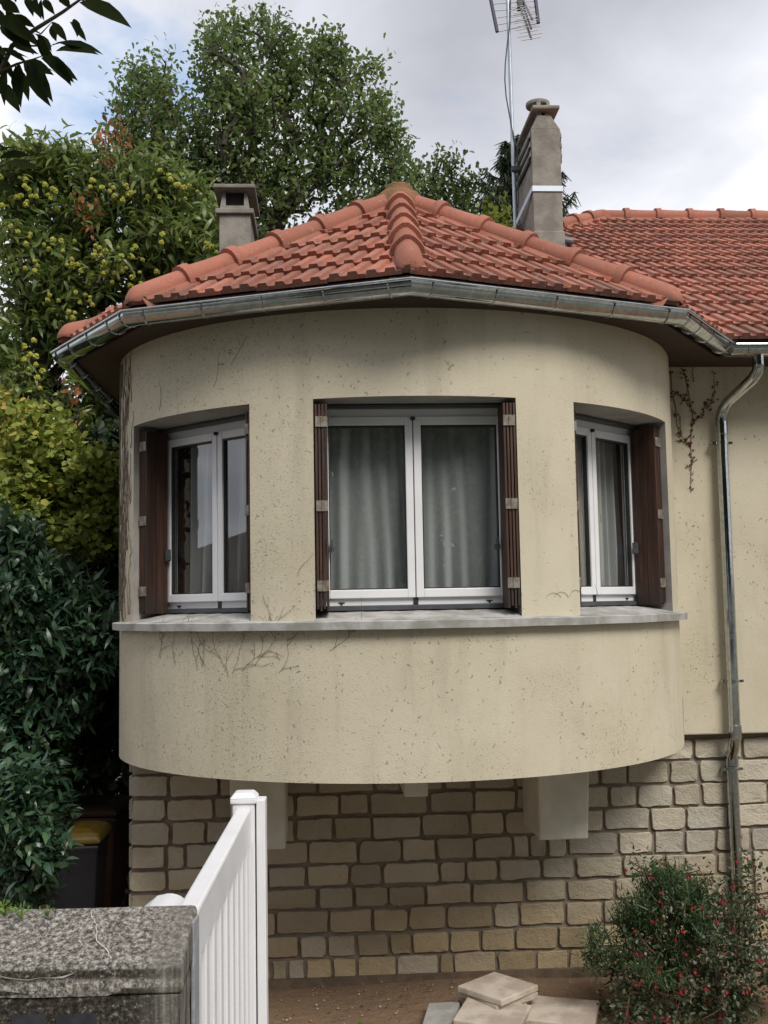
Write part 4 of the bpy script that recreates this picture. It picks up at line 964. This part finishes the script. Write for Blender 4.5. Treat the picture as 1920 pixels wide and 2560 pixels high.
rest.build('burrs', m_burr, ct)['kind'] = 'stuff'
# dead brown leaves on it
m_dead = leafmat('dead brown leaf', [(.20, .075, .03), (.30, .12, .05), (.40, .17, .09)], .8, .3, .2)
dp_, tw = [], MB()
for (x, y, n_, s_) in ((285, 320, 26, 20), (270, 355, 22, 18), (300, 350, 20, 16), (258, 400, 8, 12), (200, 500, 22, 16), (225, 540, 20, 18), (185, 970, 14, 16), (190, 1000, 8, 10), (195, 1045, 5, 8)):
    for _ in range(n_): dp_.append(np.array(at(x+RNG.normal()*s_, y+RNG.normal()*s_, YC-.5+RNG.normal()*.05))-o3)
    c = at(x, y, YC-.5)-Vector(o3)
    tw.tube([c, c+Vector((.03, .1, -.25)), c+Vector((.0, .4, -.5))], [.004, .006, .009], 4)
    tw.build('dead_twig', m_bark, ct); tw = MB()
dp_ = np.array(dp_)
leaves('dead_leaves', dp_, RNG.normal(size=dp_.shape)*.5+np.array([0, 0, -.7]), RNG.normal(size=dp_.shape), RNG.uniform(.05, .10, len(dp_)), RNG.uniform(.02, .04, len(dp_)), LONG, m_dead, ct)
# hazel, laurel, dark hedge
m_hazel = leafmat('hazel leaf', [(.11, .175, .045), (.19, .255, .055), (.28, .33, .065), (.40, .40, .085), (.54, .35, .08)], .5, .35, .4)
YH = 9.0
tree('hazel_bush', 'yellowing round leaved hazel bush between the laurel and the chestnut', 'shrub', gnd(-3.1, YH+.6), [(-3.1, YH+.6, .8), (-3.0, YH+.5, 1.6)], [lobe(x, y, r_, YH, .4) for x, y, r_ in ((30, 1060, 70), (110, 1090, 80), (60, 1180, 90), (170, 1170, 80), (250, 1180, 55), (120, 1260, 90), (230, 1260, 70), (40, 1290, 70), (200, 1350, 70), (290, 1290, 50), (120, 1350, 70))], 560, .05, 18, .055, .068, .058, ROUND, m_hazel, up=-.05, shell=.2, back=.3, parts=('stem', 'foliage'), rbias=lambda P_, r_: r_**1.4*.8+(P_[:, 2]-3.0)*.22)
m_laurel = leafmat('laurel leaf', [(.022, .054, .032), (.032, .078, .044), (.046, .10, .05), (.09, .16, .065)], .36, .14, .7)
YR = 7.9
ll = [(30, 1420, 70), (110, 1460, 70), (60, 1530, 110), (160, 1540, 80), (230, 1530, 50), (90, 1640, 120), (200, 1640, 80), (260, 1610, 40), (60, 1760, 110), (150, 1760, 80), (40, 1900, 90), (110, 1920, 60), (30, 2040, 90), (100, 2050, 50), (30, 2160, 80), (90, 2190, 50), (40, 1330, 35)]
tree('laurel_bush', 'dark glossy cherry laurel filling the left edge beside the bay', 'shrub', gnd(-2.85, YR+.3), [(-2.85, YR+.3, .5), (-2.8, YR+.2, 1.0)], [lobe(x, y, r_, YR, .30) for x, y, r_ in ll], 760, .05, 21, .055, .13, .036, LONG, m_laurel, up=.5, shell=.35, back=.25, parts=('stem', 'foliage'))
m_dark = leafmat('shade dark leaf', [(.010, .018, .011), (.014, .026, .013), (.019, .034, .015)], .5, .1, .3)  # leaf colour kept near black to stand in for deep shade
def hedge(name, label, x0, x1, y0, y1, z1, n_, ln, cat='hedge', mat=None, z0=0.0):
    t_ = empty(name, ((x0+x1)/2, (y0+y1)/2, 0), 0, label, cat); c = np.array(t_.location)
    mb = MB()
    for k in range(6): mb = MB(); x = x0+(x1-x0)*(k+.5)/6-c[0]; mb.tube([(x, 0, -.1), (x+RNG.normal()*.2, 0, z1*.5), (x+RNG.normal()*.3, 0, z1*.85)], [.08, .05, .02], 6); mb.build('stem', m_bark, t_)
    P_ = np.stack([RNG.uniform(x0, x1, n_), RNG.uniform(y0, y1, n_), z0+(z1-z0)*RNG.random(n_)**.8], -1); P_[:, 2] *= 1+.10*np.sin(P_[:, 0]*2.1)+.06*np.sin(P_[:, 0]*5.3); P_[:, 1] += .35*np.sin(P_[:, 0]*1.7+P_[:, 2])
    D_ = RNG.normal(size=P_.shape); Nn = RNG.normal(size=P_.shape)+np.array([0, -.4, .6])
    leaves('foliage', P_-c, D_, Nn, ln*RNG.uniform(.6, 1.3, n_), ln*.5*RNG.uniform(.7, 1.2, n_), OVAL, mat or m_dark, t_); return t_
hedge('backing_hedge', 'deep shaded evergreen hedge behind the wheelie bins at the left', -6.5, -1.95, 9.6, 10.6, 4.3, 16000, .13)  # added so the gaps behind the laurel read black
hedge('garden_thicket', 'tall dark thicket of foliage far behind the laurel and chestnut', -9.5, -2.6, 12.6, 14.0, 5.6, 15000, .17)
# foliage canopy added to block the light over the bins
lc = [(225, 1480, 60), (250, 1560, 50), (215, 1620, 60), (262, 1650, 45), (230, 1720, 60), (265, 1760, 45), (210, 1800, 60), (250, 1840, 40), (180, 1860, 60), (140, 1940, 40)]
tree('shade_canopy', 'unlit evergreen branches overhanging the bins beside the bay', 'shrub', gnd(-2.75, 9.3), [(-2.75, 9.3, 1.0), (-2.65, 9.2, 1.8)], [lobe(x, y, r_, 8.9, .55) for x, y, r_ in lc], 420, .05, 14, .07, .14, .05, LONG, m_dark, up=.1, shell=.1, back=.25, parts=('stem', 'foliage'))
lf = [(45, 2080, 70), (25, 2180, 60), (85, 2150, 45), (130, 2130, 30), (30, 1980, 60), (60, 2230, 40)]
tree('laurel_shoot', 'low laurel shoots hanging in front of the dark bin', 'shrub', gnd(-2.62, 7.2), [(-2.62, 7.2, .4)], [lobe(x, y, r_, 7.2, .2) for x, y, r_ in lf], 200, .03, 15, .05, .11, .033, LONG, m_laurel, up=.25, shell=.2, back=.2, parts=('stem', 'foliage'))

# ------------------------------------------------------------------ overhanging branch close to the viewer
m_near = leafmat('overhanging leaf', [(.012, .020, .008), (.018, .028, .010), (.028, .038, .013)], .85, .08, .04)  # leaf colour darkened to stand in for backlit shade
br_ = empty('overhanging_tree', (-2.6, 3.0, E-1.5), 0, 'branches with long dark pointed leaves reaching in at the upper left corner', 'tree'); bo_ = Vector(br_.location)
k_ = 1/1.659
A_ = [((330, 10), (530, 85)), ((210, 190), (415, 195)), ((290, 90), (360, 165)), ((215, 90), (275, 165)), ((100, 250), (210, 395)), ((60, 270), (125, 410)), ((0, 340), (75, 450)), ((170, 240), (320, 320)), ((180, 225), (290, 330)), ((0, 60), (110, 160)), ((0, 110), (130, 200)), ((60, 60), (140, 110)), ((20, 0), (80, 50)), ((0, 200), (110, 250)), ((130, 160), (230, 250)), ((165, 140), (180, 240)), ((30, 300), (10, 430)), ((100, 0), (140, 60)), ((180, 0), (220, 50)), ((250, -20), (290, 30)), ((330, -5), (440, 15)), ((0, 230), (60, 330)), ((110, 255), (210, 300)), ((-60, 20), (40, 120)), ((-80, 150), (30, 230)), ((-60, 260), (40, 300)), ((-90, 330), (-10, 420)), ((150, -70), (210, 0)), ((40, -80), (70, 10)), ((-20, -60), (30, 30)), ((140, 140), (215, 195)), ((50, 185), (150, 215))]
B_ = [((0, 612), (42, 622)), ((0, 655), (115, 635)), ((20, 680), (165, 690)), ((0, 715), (92, 755)), ((-20, 750), (62, 795)), ((-30, 640), (60, 600)), ((-90, 700), (10, 730)), ((-110, 640), (-20, 660))]
A_ += [((a[0]+random.uniform(-25, 25), a[1]+random.uniform(-25, 25)), (b[0]+random.uniform(-60, 30), b[1]+random.uniform(-30, 40))) for a, b in A_[1:30]]
Pq, Dq, Lq, Wq = [], [], [], []
rq = random.Random(4)
for (a_, b_) in A_+B_:
    y0_ = 2.6+rq.uniform(-.12, .12); p = at(a_[0]*k_, a_[1]*k_, y0_); q = at(b_[0]*k_, b_[1]*k_, y0_+rq.uniform(-.05, .05)); Pq.append(p-bo_); Dq.append(q-p); Lq.append((q-p).length*1.04); Wq.append(max(.022, (q-p).length*rq.uniform(.27, .37)))
# the crown goes on outside the frame
for _ in range(420):
    p = Vector((rq.uniform(-2.9, -1.55), rq.uniform(2.2, 3.8), E+rq.uniform(.9, 2.9))); Pq.append(p-bo_); Dq.append(Vector((rq.gauss(0, 1), rq.gauss(0, 1), rq.gauss(-.6, .6)))); Lq.append(rq.uniform(.08, .13)); Wq.append(rq.uniform(.02, .032))
for _ in range(900):  # unseen leaves added overhead to shade the near branch
    p = Vector((rq.uniform(-1.7, -.1), rq.uniform(1.3, 2.9), E+rq.uniform(1.78, 2.7))); Pq.append(p-bo_); Dq.append(Vector((rq.gauss(0, 1), rq.gauss(0, 1), rq.gauss(-.4, .6)))); Lq.append(rq.uniform(.09, .14)); Wq.append(rq.uniform(.03, .045))
Pq, Dq = np.array([tuple(p) for p in Pq]), np.array([tuple(p) for p in Dq]); Nq = np.array([(rq.gauss(0, .45), -1.1+rq.gauss(0, .3), .6+rq.gauss(0, .4)) for _ in Pq])
PLONG = (np.array([[0, .02, 0], [.12, .22, .05], [.3, .45, .07], [.5, .5, .06], [.72, .36, 0], [.88, .16, -.06], [1, 0, -.12], [.88, -.16, -.06], [.72, -.36, 0], [.5, -.5, .06], [.3, -.45, .07], [.12, -.22, .05], [0, -.02, 0], [.4, 0, -.02], [.75, 0, -.05]]), [(0, 12, 11, 10, 13, 2, 1), (13, 10, 9, 8, 14), (13, 14, 4, 3, 2), (14, 8, 7, 6, 5, 4)])
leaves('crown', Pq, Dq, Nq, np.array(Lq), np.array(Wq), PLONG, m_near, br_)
tb = MB()
tb.tube([(0, 0, -.1), (.05, 0, 1.5), (.15, -.05, 2.6), (.3, -.1, 4.0)], [.10, .085, .06, .02], 10)
def twig(pix, y_, r_): pts = [at(x*k_, y*k_, y_)-bo_ for x, y in pix]; tb.tube(pts, [r_*(1-.75*i/(len(pts)-1)) for i in range(len(pts))], 6)
st_ = Vector((.15, -.05, 2.6))
twig([(-700, 380), (-250, 330), (0, 300), (50, 190), (140, 125), (260, 50), (330, 0), (360, -40)], 2.6, .009)
twig([(0, 298), (70, 265), (140, 245), (185, 228)], 2.6, .004); twig([(50, 185), (130, 190), (215, 192)], 2.6, .004); twig([(140, 125), (170, 140), (215, 92)], 2.6, .003); twig([(-600, 700), (-200, 690), (0, 690), (30, 680)], 2.6, .007)
tb.tube([st_, at(-700*k_, 380*k_, 2.6)-bo_], [.03, .01], 6); tb.tube([Vector((.1, -.02, 2.0)), at(-600*k_, 700*k_, 2.6)-bo_], [.03, .008], 6)
lb0, lb1 = Vector((.3, -.1, 4.0)), Vector((1.5, -.6, 3.75)); tb.tube([Vector((.2, -.07, 3.2)), Vector((.7, -.3, 3.7)), lb1, Vector((2.4, -1.0, 3.8))], [.035, .028, .018, .008], 7)
for i in range(46):
    f_ = rq.random(); p = Vector((.7, -.3, 3.7)).lerp(Vector((2.4, -1.0, 3.8)), f_); q = p+Vector((rq.uniform(-.4, .4), rq.uniform(-.75, .75), rq.uniform(-.25, .4))); tb.tube([p, p.lerp(q, .5)+Vector((0, 0, .04)), q], [.008, .005, .002], 4, caps=False)
tb.build('trunk', m_bark, br_, smooth=True, angle=80)

# ------------------------------------------------------------------ fuchsia and green shrub in the lower right corner
m_fl = leafmat('fuchsia leaf', [(.030, .05, .028), (.05, .078, .04), (.08, .11, .06), (.18, .19, .12)], .4, .25, .5)
YF = 6.75
fo_ = [(1810, 2400, 110), (1720, 2340, 80), (1880, 2250, 70), (1650, 2450, 100), (1560, 2520, 60), (1870, 2490, 120), (1760, 2510, 120), (1600, 2330, 40), (1560, 2430, 40), (1690, 2250, 50), (1800, 2280, 60), (1590, 2160, 22), (1860, 2160, 22), (1500, 2545, 35), (1640, 2180, 25), (1640, 2560, 80), (1780, 2600, 120), (1930, 2380, 90), (1740, 2190, 30)]
fbase = gnd(2.15, YF+.2)
ft_, FN, fpar, ffirst = tree('fuchsia_bush', 'fuchsia bush hung with small red flowers in the lower right corner', 'shrub', fbase, [(2.15, YF+.2, .25)], [lobe(x, y, r_, YF, .3) for x, y, r_ in fo_], 640, .012, 12, .045, .036, .021, OVAL, m_fl, up=.1, shell=.15, back=.2, wgt=.2, parts=('stem', 'foliage'), bark=M('reddish stem', (.12, .06, .035), (.09, .04, .025), 9, .8))
m_red = leafmat('fuchsia petal', [(.20, .007, .015), (.28, .010, .022), (.34, .05, .07)], .5, .3, .3)
fm_ = MB()
fm_.tube([(0, 0, 0), (0, 0, -.016)], [.0035, .005], 6, rnd=.2)
for k in range(4):
    a_ = k*math.pi/2+.3; c_x, c_y = math.cos(a_), math.sin(a_); sx_, sy_ = -c_y*.006, c_x*.006
    fm_.add([(c_x*.003, c_y*.003, -.014), (c_x*.014+sx_, c_y*.014+sy_, -.022), (c_x*.026, c_y*.026, -.030), (c_x*.014-sx_, c_y*.014-sy_, -.022)], [(0, 1, 2, 3)], .4)
fm_.lathe([(.004, -.014), (.010, -.024), (.011, -.034), (.008, -.036)], (0, 0, 0), 8, .9); fm_.tube([(0, 0, -.03), (.001, 0, -.055)], [.0012, .0008], 4, rnd=.1)
f0 = fm_.build('flower', m_red, ft_, smooth=True)
fpix = [(1563, 2178), (1625, 2195), (1660, 2160), (1720, 2195), (1652, 2235), (1650, 2255), (1645, 2302), (1632, 2305), (1710, 2330), (1585, 2330), (1755, 2270), (1730, 2270), (1805, 2255), (1790, 2305), (1903, 2277), (1832, 2215), (1590, 2385), (1605, 2390), (1712, 2388), (1745, 2375), (1808, 2385), (1650, 2420), (1647, 2430), (1702, 2437), (1600, 2460), (1590, 2462), (1640, 2468), (1712, 2478), (1700, 2480), (1765, 2472), (1815, 2480), (1865, 2480), (1563, 2535), (1537, 2548), (1633, 2545), (1655, 2545), (1668, 2547), (1800, 2548), (1895, 2400), (1910, 2405), (1842, 2155), (1870, 2150), (1690, 2350), (1830, 2330), (1740, 2430), (1910, 2340), (1770, 2210)]
for i, (x, y) in enumerate(fpix):
    p = at(x, y-8, YF-.33+rq.uniform(-.12, .08))-Vector(fbase); o = f0 if i == 0 else link('flower', f0.data, ft_)
    o.location = p; q_ = rq.uniform(.5, .9); o.scale = (q_, q_, q_); o.rotation_euler = (rq.uniform(-.3, .3), rq.uniform(-.3, .3), rq.uniform(0, 6))
m_rose = leafmat('feathery green needle', [(.035, .065, .03), (.05, .095, .038), (.075, .125, .05), (.12, .16, .075)], .5, .25, .4)
YG = 6.72
tree('feathery_shrub', 'fine needled green shrub between the fuchsia and the stone basement wall', 'shrub', gnd(2.0, YG), [(1.98, YG, .3)], [lobe(x, y, r_, YG, .16) for x, y, r_ in ((1650, 2210, 50), (1600, 2270, 55), (1700, 2260, 60), (1565, 2305, 45), (1640, 2320, 70), (1575, 2400, 40), (1500, 2345, 28), (1485, 2410, 26), (1740, 2240, 35), (1680, 2180, 28), (1660, 2400, 70), (1730, 2330, 50))], 210, .012, 34, .035, .065, .008, NEED, m_rose, up=.55, shell=.1, back=.25, wgt=.2, parts=('stem', 'foliage'))

# small weeds
m_weed = leafmat('weed leaf', [(.10, .18, .03), (.16, .26, .05), (.22, .33, .07)], .5, .35, .4)
def weed(name, label, pos, n_, ln, spread, up=1.0, group=None):
    t_ = empty(name, tuple(pos), 0, label, 'weed', group); P_ = RNG.normal(size=(n_, 3))*np.array([spread, spread, spread*.4]); P_[:, 2] = abs(P_[:, 2])
    D_ = RNG.normal(size=(n_, 3))*.8+np.array([0, 0, up]); leaves('leaf_tuft', P_, D_, RNG.normal(size=(n_, 3))+np.array([0, -.4, .6]), ln*RNG.uniform(.6, 1.3, n_), ln*.32*RNG.uniform(.7, 1.3, n_), LOBE, m_weed, t_)
    for i in range(min(n_, 10)): mb = MB(); mb.tube([(0, 0, -.01), tuple(P_[i])], [.0015, .0008], 4); mb.build('stem', m_weed, t_)
def ontop(x, d_=.0): p = at(x, 2262, WB_-.02); return Vector((p.x, WB_-.03-d_, WT+.001))
weed('wall_weed', 'tallest green weed growing on the wall top at the picture edge', ontop(18), 20, .016, .010, .9, 'weeds on the concrete wall top')
weed('wall_weed', 'small feathery green weed on the wall top, right of the taller one', ontop(68, .02), 14, .012, .009, .4, 'weeds on the concrete wall top')
weed('wall_weed', 'tiny dry sprig on the wall top, nearest to the bins', ontop(128, .01), 6, .012, .006, 1.2, 'weeds on the concrete wall top')
p = at(893, 2548, 6.55); weed('seedling', 'bright green seedling sprouting from the bare soil left of the slabs', (p.x, 6.75, ground_z(p.x, 6.75)+.015), 9, .05, .012, .7)

# ------------------------------------------------------------------ dry creeper on the render
def onbay(td, h, off=.004): p = bay(R(td), off); return (p.x, p.y, E+h)
def creeper(name, label, paths, mat, r_, leafat=None):
    t_ = empty(name, (HX, HY, 0), PSI, label, 'creeper', 'remains of creeper on the render'); mb = MB()
    for pth_ in paths: mb.tube(pth_, [r_*(1-.5*i/(len(pth_)-1)) for i in range(len(pth_))], 4, rnd=rq.random())
    mb.build('stem', mat, t_, smooth=True)
    if leafat:
        P_ = np.array(leafat); n_ = len(P_); D_ = RNG.normal(size=(n_, 3))*np.array([1, .3, 1])+np.array([0, -.3, -.3]); leaves('dry_leaves', P_, D_, RNG.normal(size=(n_, 3))*.5+np.array([0, -1, .2]), RNG.uniform(.012, .026, n_), RNG.uniform(.010, .02, n_), OVAL, leafmat('withered red leaf', [(.09, .03, .02), (.14, .045, .028), (.19, .06, .035)], .8, .2, .2), t_)
paths = []
for i in range(150):
    td = rq.uniform(-81, -68)+(0 if i % 3 else 3); h = rq.uniform(-.1, 1.62); n_ = rq.randint(4, 12); pt = []
    for j in range(n_): pt.append(onbay(max(-89, td), h)); td += rq.gauss(0, .5); h += rq.uniform(.02, .06)
    paths.append([p for p in pt if p[2] < ZT] if sum(1 for p in pt if p[2] < ZT) > 2 else [onbay(-80, 1.2), onbay(-80.5, 1.3), onbay(-80, 1.35)])
creeper('dry_creeper', 'matted brown creeper roots up the left end of the bay wall', paths, M('dry root', (.10, .075, .055), (.17, .135, .10), 30, .95), .0026)
paths = []
def branch(td, h, ang, n_, dep):
    pt = [onbay(td, h)]; 
    for j in range(n_):
        td += math.cos(R(ang))*.024/1.75*57.3; h += math.sin(R(ang))*.024; ang += rq.gauss(0, 9); pt.append(onbay(td, h))
        if dep and rq.random() < .22: branch(td, h, ang+rq.choice((-38, 38))+rq.gauss(0, 8), int(n_*.55), dep-1)
    if len(pt) > 2: paths.append(pt)
for td, h, ang in ((-41, -.36, 100), (-40, -.34, 60), (-39, -.34, 125), (-34, -.40, 95), (-33, -.38, 70), (-31, -.36, 55), (-28.5, -.33, 60), (-24, -.37, 50), (-15, -.25, 35), (-47, -.33, 110), (-52, -.3, 80)): branch(td, h, ang, rq.randint(7, 12), 2)
creeper('dry_creeper', 'thin dry creeper stems fanning out below the window sill', paths, m_twig, .0012)
paths = []
for td, h, ang, n_ in ((-37, 1.30, 58, 9), (-33, 1.42, 55, 8), (-52, 1.22, 72, 8), (-20.5, .18, 65, 6), (33.5, .03, 100, 3), (-30, .95, 62, 4)): branch(td, h, ang, n_, 0)
for k in range(5):
    c0 = (22+k*1.6, .015); pt = [onbay(c0[0]+1.5*math.cos(a_), c0[1]+.05*math.sin(a_)*(.6+.1*k)) for a_ in [R(q) for q in range(10, 171, 20)]]
    if k in (1, 2, 4): paths.append(pt)
creeper('dry_creeper', 'scattered single dry stems on the render above the windows', paths, m_twig, .0012)
NV = hm_.to_3x3() @ Vector((0, 1, 0)); PV = hm_ @ Vector((0, YMW-.006, 0)); IV = hm_.inverted()
def onmw(x, y): d = at(x, y, 1.0)-Vector((0, 0, E)); o_ = Vector((0, 0, E)); t_ = (PV-o_).dot(NV)/d.dot(NV); return tuple(IV @ (o_+d*t_))
pp_ = [[(1677, 930), (1680, 985), (1690, 1020), (1692, 1060), (1700, 1085), (1718, 1105), (1727, 1115)], [(1702, 920), (1712, 935), (1717, 960), (1722, 985), (1725, 1010), (1731, 1035), (1732, 1060), (1728, 1090), (1727, 1120), (1730, 1150), (1727, 1190), (1727, 1230)], [(1679, 975), (1695, 985), (1712, 1000), (1725, 1018)], [(1732, 1058), (1745, 1045), (1758, 1030), (1764, 1005), (1772, 1010)], [(1764, 1020), (1772, 1015), (1782, 1000), (1786, 975), (1785, 930)], [(1690, 1102), (1708, 1103), (1727, 1112)], [(1700, 1040), (1701, 1065), (1704, 1085)], [(1727, 1160), (1740, 1150), (1744, 1148)], [(1720, 985), (1700, 988)], [(1735, 955), (1730, 930), (1737, 910)]]
paths = [[onmw(*q) for q in a_] for a_ in pp_]; la = []
for a_ in pp_[:6]:
    for (x0, y0), (x1, y1) in zip(a_[:-1], a_[1:]):
        for _ in range(5): f_ = rq.random(); la.append(onmw(x0+(x1-x0)*f_+rq.gauss(0, 4), y0+(y1-y0)*f_+rq.gauss(0, 4)))
creeper('dry_creeper', 'withered reddish creeper in the corner beside the downpipe', paths, m_twig, .0035, la)
wr_ = MB(); wr_.tube([onbay(t_, h_, .006) for t_, h_ in ((83.5, -.66), (82.5, -.70), (82.6, -.80), (82.8, -.93), (84, -.95), (86.5, -.925))], .0045, 6); o = wr_.build('cable_end', m_black, smooth=True); o.matrix_world = hm_; tag(o, 'black cable end poking out of the render at the lower right of the bay', 'cable')

# ------------------------------------------------------------------ across the road: what the windows and gutter mirror
hedge('roadside_trees', 'row of tall leafy trees across the road', -11, 14, -18, -13, 13.5, 60000, .27, 'trees', leafmat('roadside leaf', [(.008, .018, .008), (.03, .06, .02), (.10, .14, .035), (.45, .46, .10)], .75, .45, .08), z0=.6)
hedge('backing_trees', 'second taller row of trees behind the roadside row', -26, 28, -30, -24, 17.0, 24000, 1.1, 'trees', leafmat('distant leaf', [(.015, .03, .015), (.03, .05, .02)], .8, .1, .05), z0=.6)  # unseen row added to block bright sky holes in the reflections
bw = MB(); bw.box((-9, -11.2, E-1.7), (13, -11.0, E-.55)); tag(bw.build('reflected_wall', M('pale wall render', (.60, .58, .54), (.5, .48, .44), 3, .9)), 'low pale rendered wall across the road', 'wall')  # unseen wall added to give the panes a pale band to mirror
nh = empty('neighbour_house', (-13.5, 5.5, 0), 0, 'neighbouring house with white render beyond the left edge', 'house')
q = MB(); q.box((-3, -5, 0), (2.5, 2.6, 2.9)); q.build('wall', M('white render', (.62, .60, .56), (.55, .53, .49), 3, .9), nh)
q = MB(); v = [(-3.4, -5.4, 2.8), (2.9, -5.4, 2.8), (2.9, 3.0, 2.8), (-3.4, 3.0, 2.8), (-3.4, -1.2, 4.25), (2.9, -1.2, 4.25)]; q.add(v, [(0, 1, 5, 4), (1, 2, 5), (2, 3, 4, 5), (3, 0, 4), (3, 2, 1, 0)]); q.build('roof', M('dark roof tile', (.10, .055, .04), (.07, .04, .03), 9, .85), nh)

van = empty('parked_van', (-1.0, -6.6, E-1.545), 0, 'white van parked along the road behind the viewpoint', 'van')
m_paint = M('white van paint', (.78, .78, .79), None, rough=.25); prof = [(-2.3, .32), (2.3, .32), (2.38, .75), (2.25, 1.02), (1.65, 1.18), (1.05, 1.86), (.8, 1.96), (-2.2, 2.0), (-2.32, 1.9)]
q = MB(); n_ = len(prof); v = [(x, y, z_) for y in (-.9, .9) for x, z_ in prof]
q.add(v, [tuple(range(n_)), tuple(range(2*n_-1, n_-1, -1))]+[((i+1) % n_, i, n_+i, n_+(i+1) % n_) for i in range(n_)]); q.build('body', m_paint, van, bevel=.06)
for sy in (-1, 1):
    q = MB(); q.prism([(.25, 1.22), (1.45, 1.22), (1.0, 1.75), (.25, 1.78)], -.004, .004, mat=Matrix.Translation((0, sy*.905, 0)) @ Matrix.Rotation(R(90), 4, 'X')); q.build('side_window', m_gasket, van)
    for x in (-1.45, 1.5): q = MB(); q.tube([(x, sy*.72, .32), (x, sy*.92, .32)], .32, 22); q.build('wheel', m_gasket, van, bevel=.02)

lt = []
for _ in range(150): x, y = rp.uniform(-1.3, 1.6), rp.uniform(5.8, 7.45); lt.append((x, y, ground_z(x, y)+.016))
lt = np.array(lt); D_ = RNG.normal(size=lt.shape)*np.array([1, 1, .15])
o = leaves('leaf_litter', lt, D_, RNG.normal(size=lt.shape)*.25+np.array([0, 0, 1]), RNG.uniform(.015, .045, len(lt)), RNG.uniform(.006, .02, len(lt)), OVAL, leafmat('fallen leaf', [(.05, .03, .018), (.11, .065, .03), (.20, .13, .06)], .9, .1, .1), None)
tag(o, 'dead leaves and twigs strewn over the bare soil', 'leaf litter', kind='stuff')
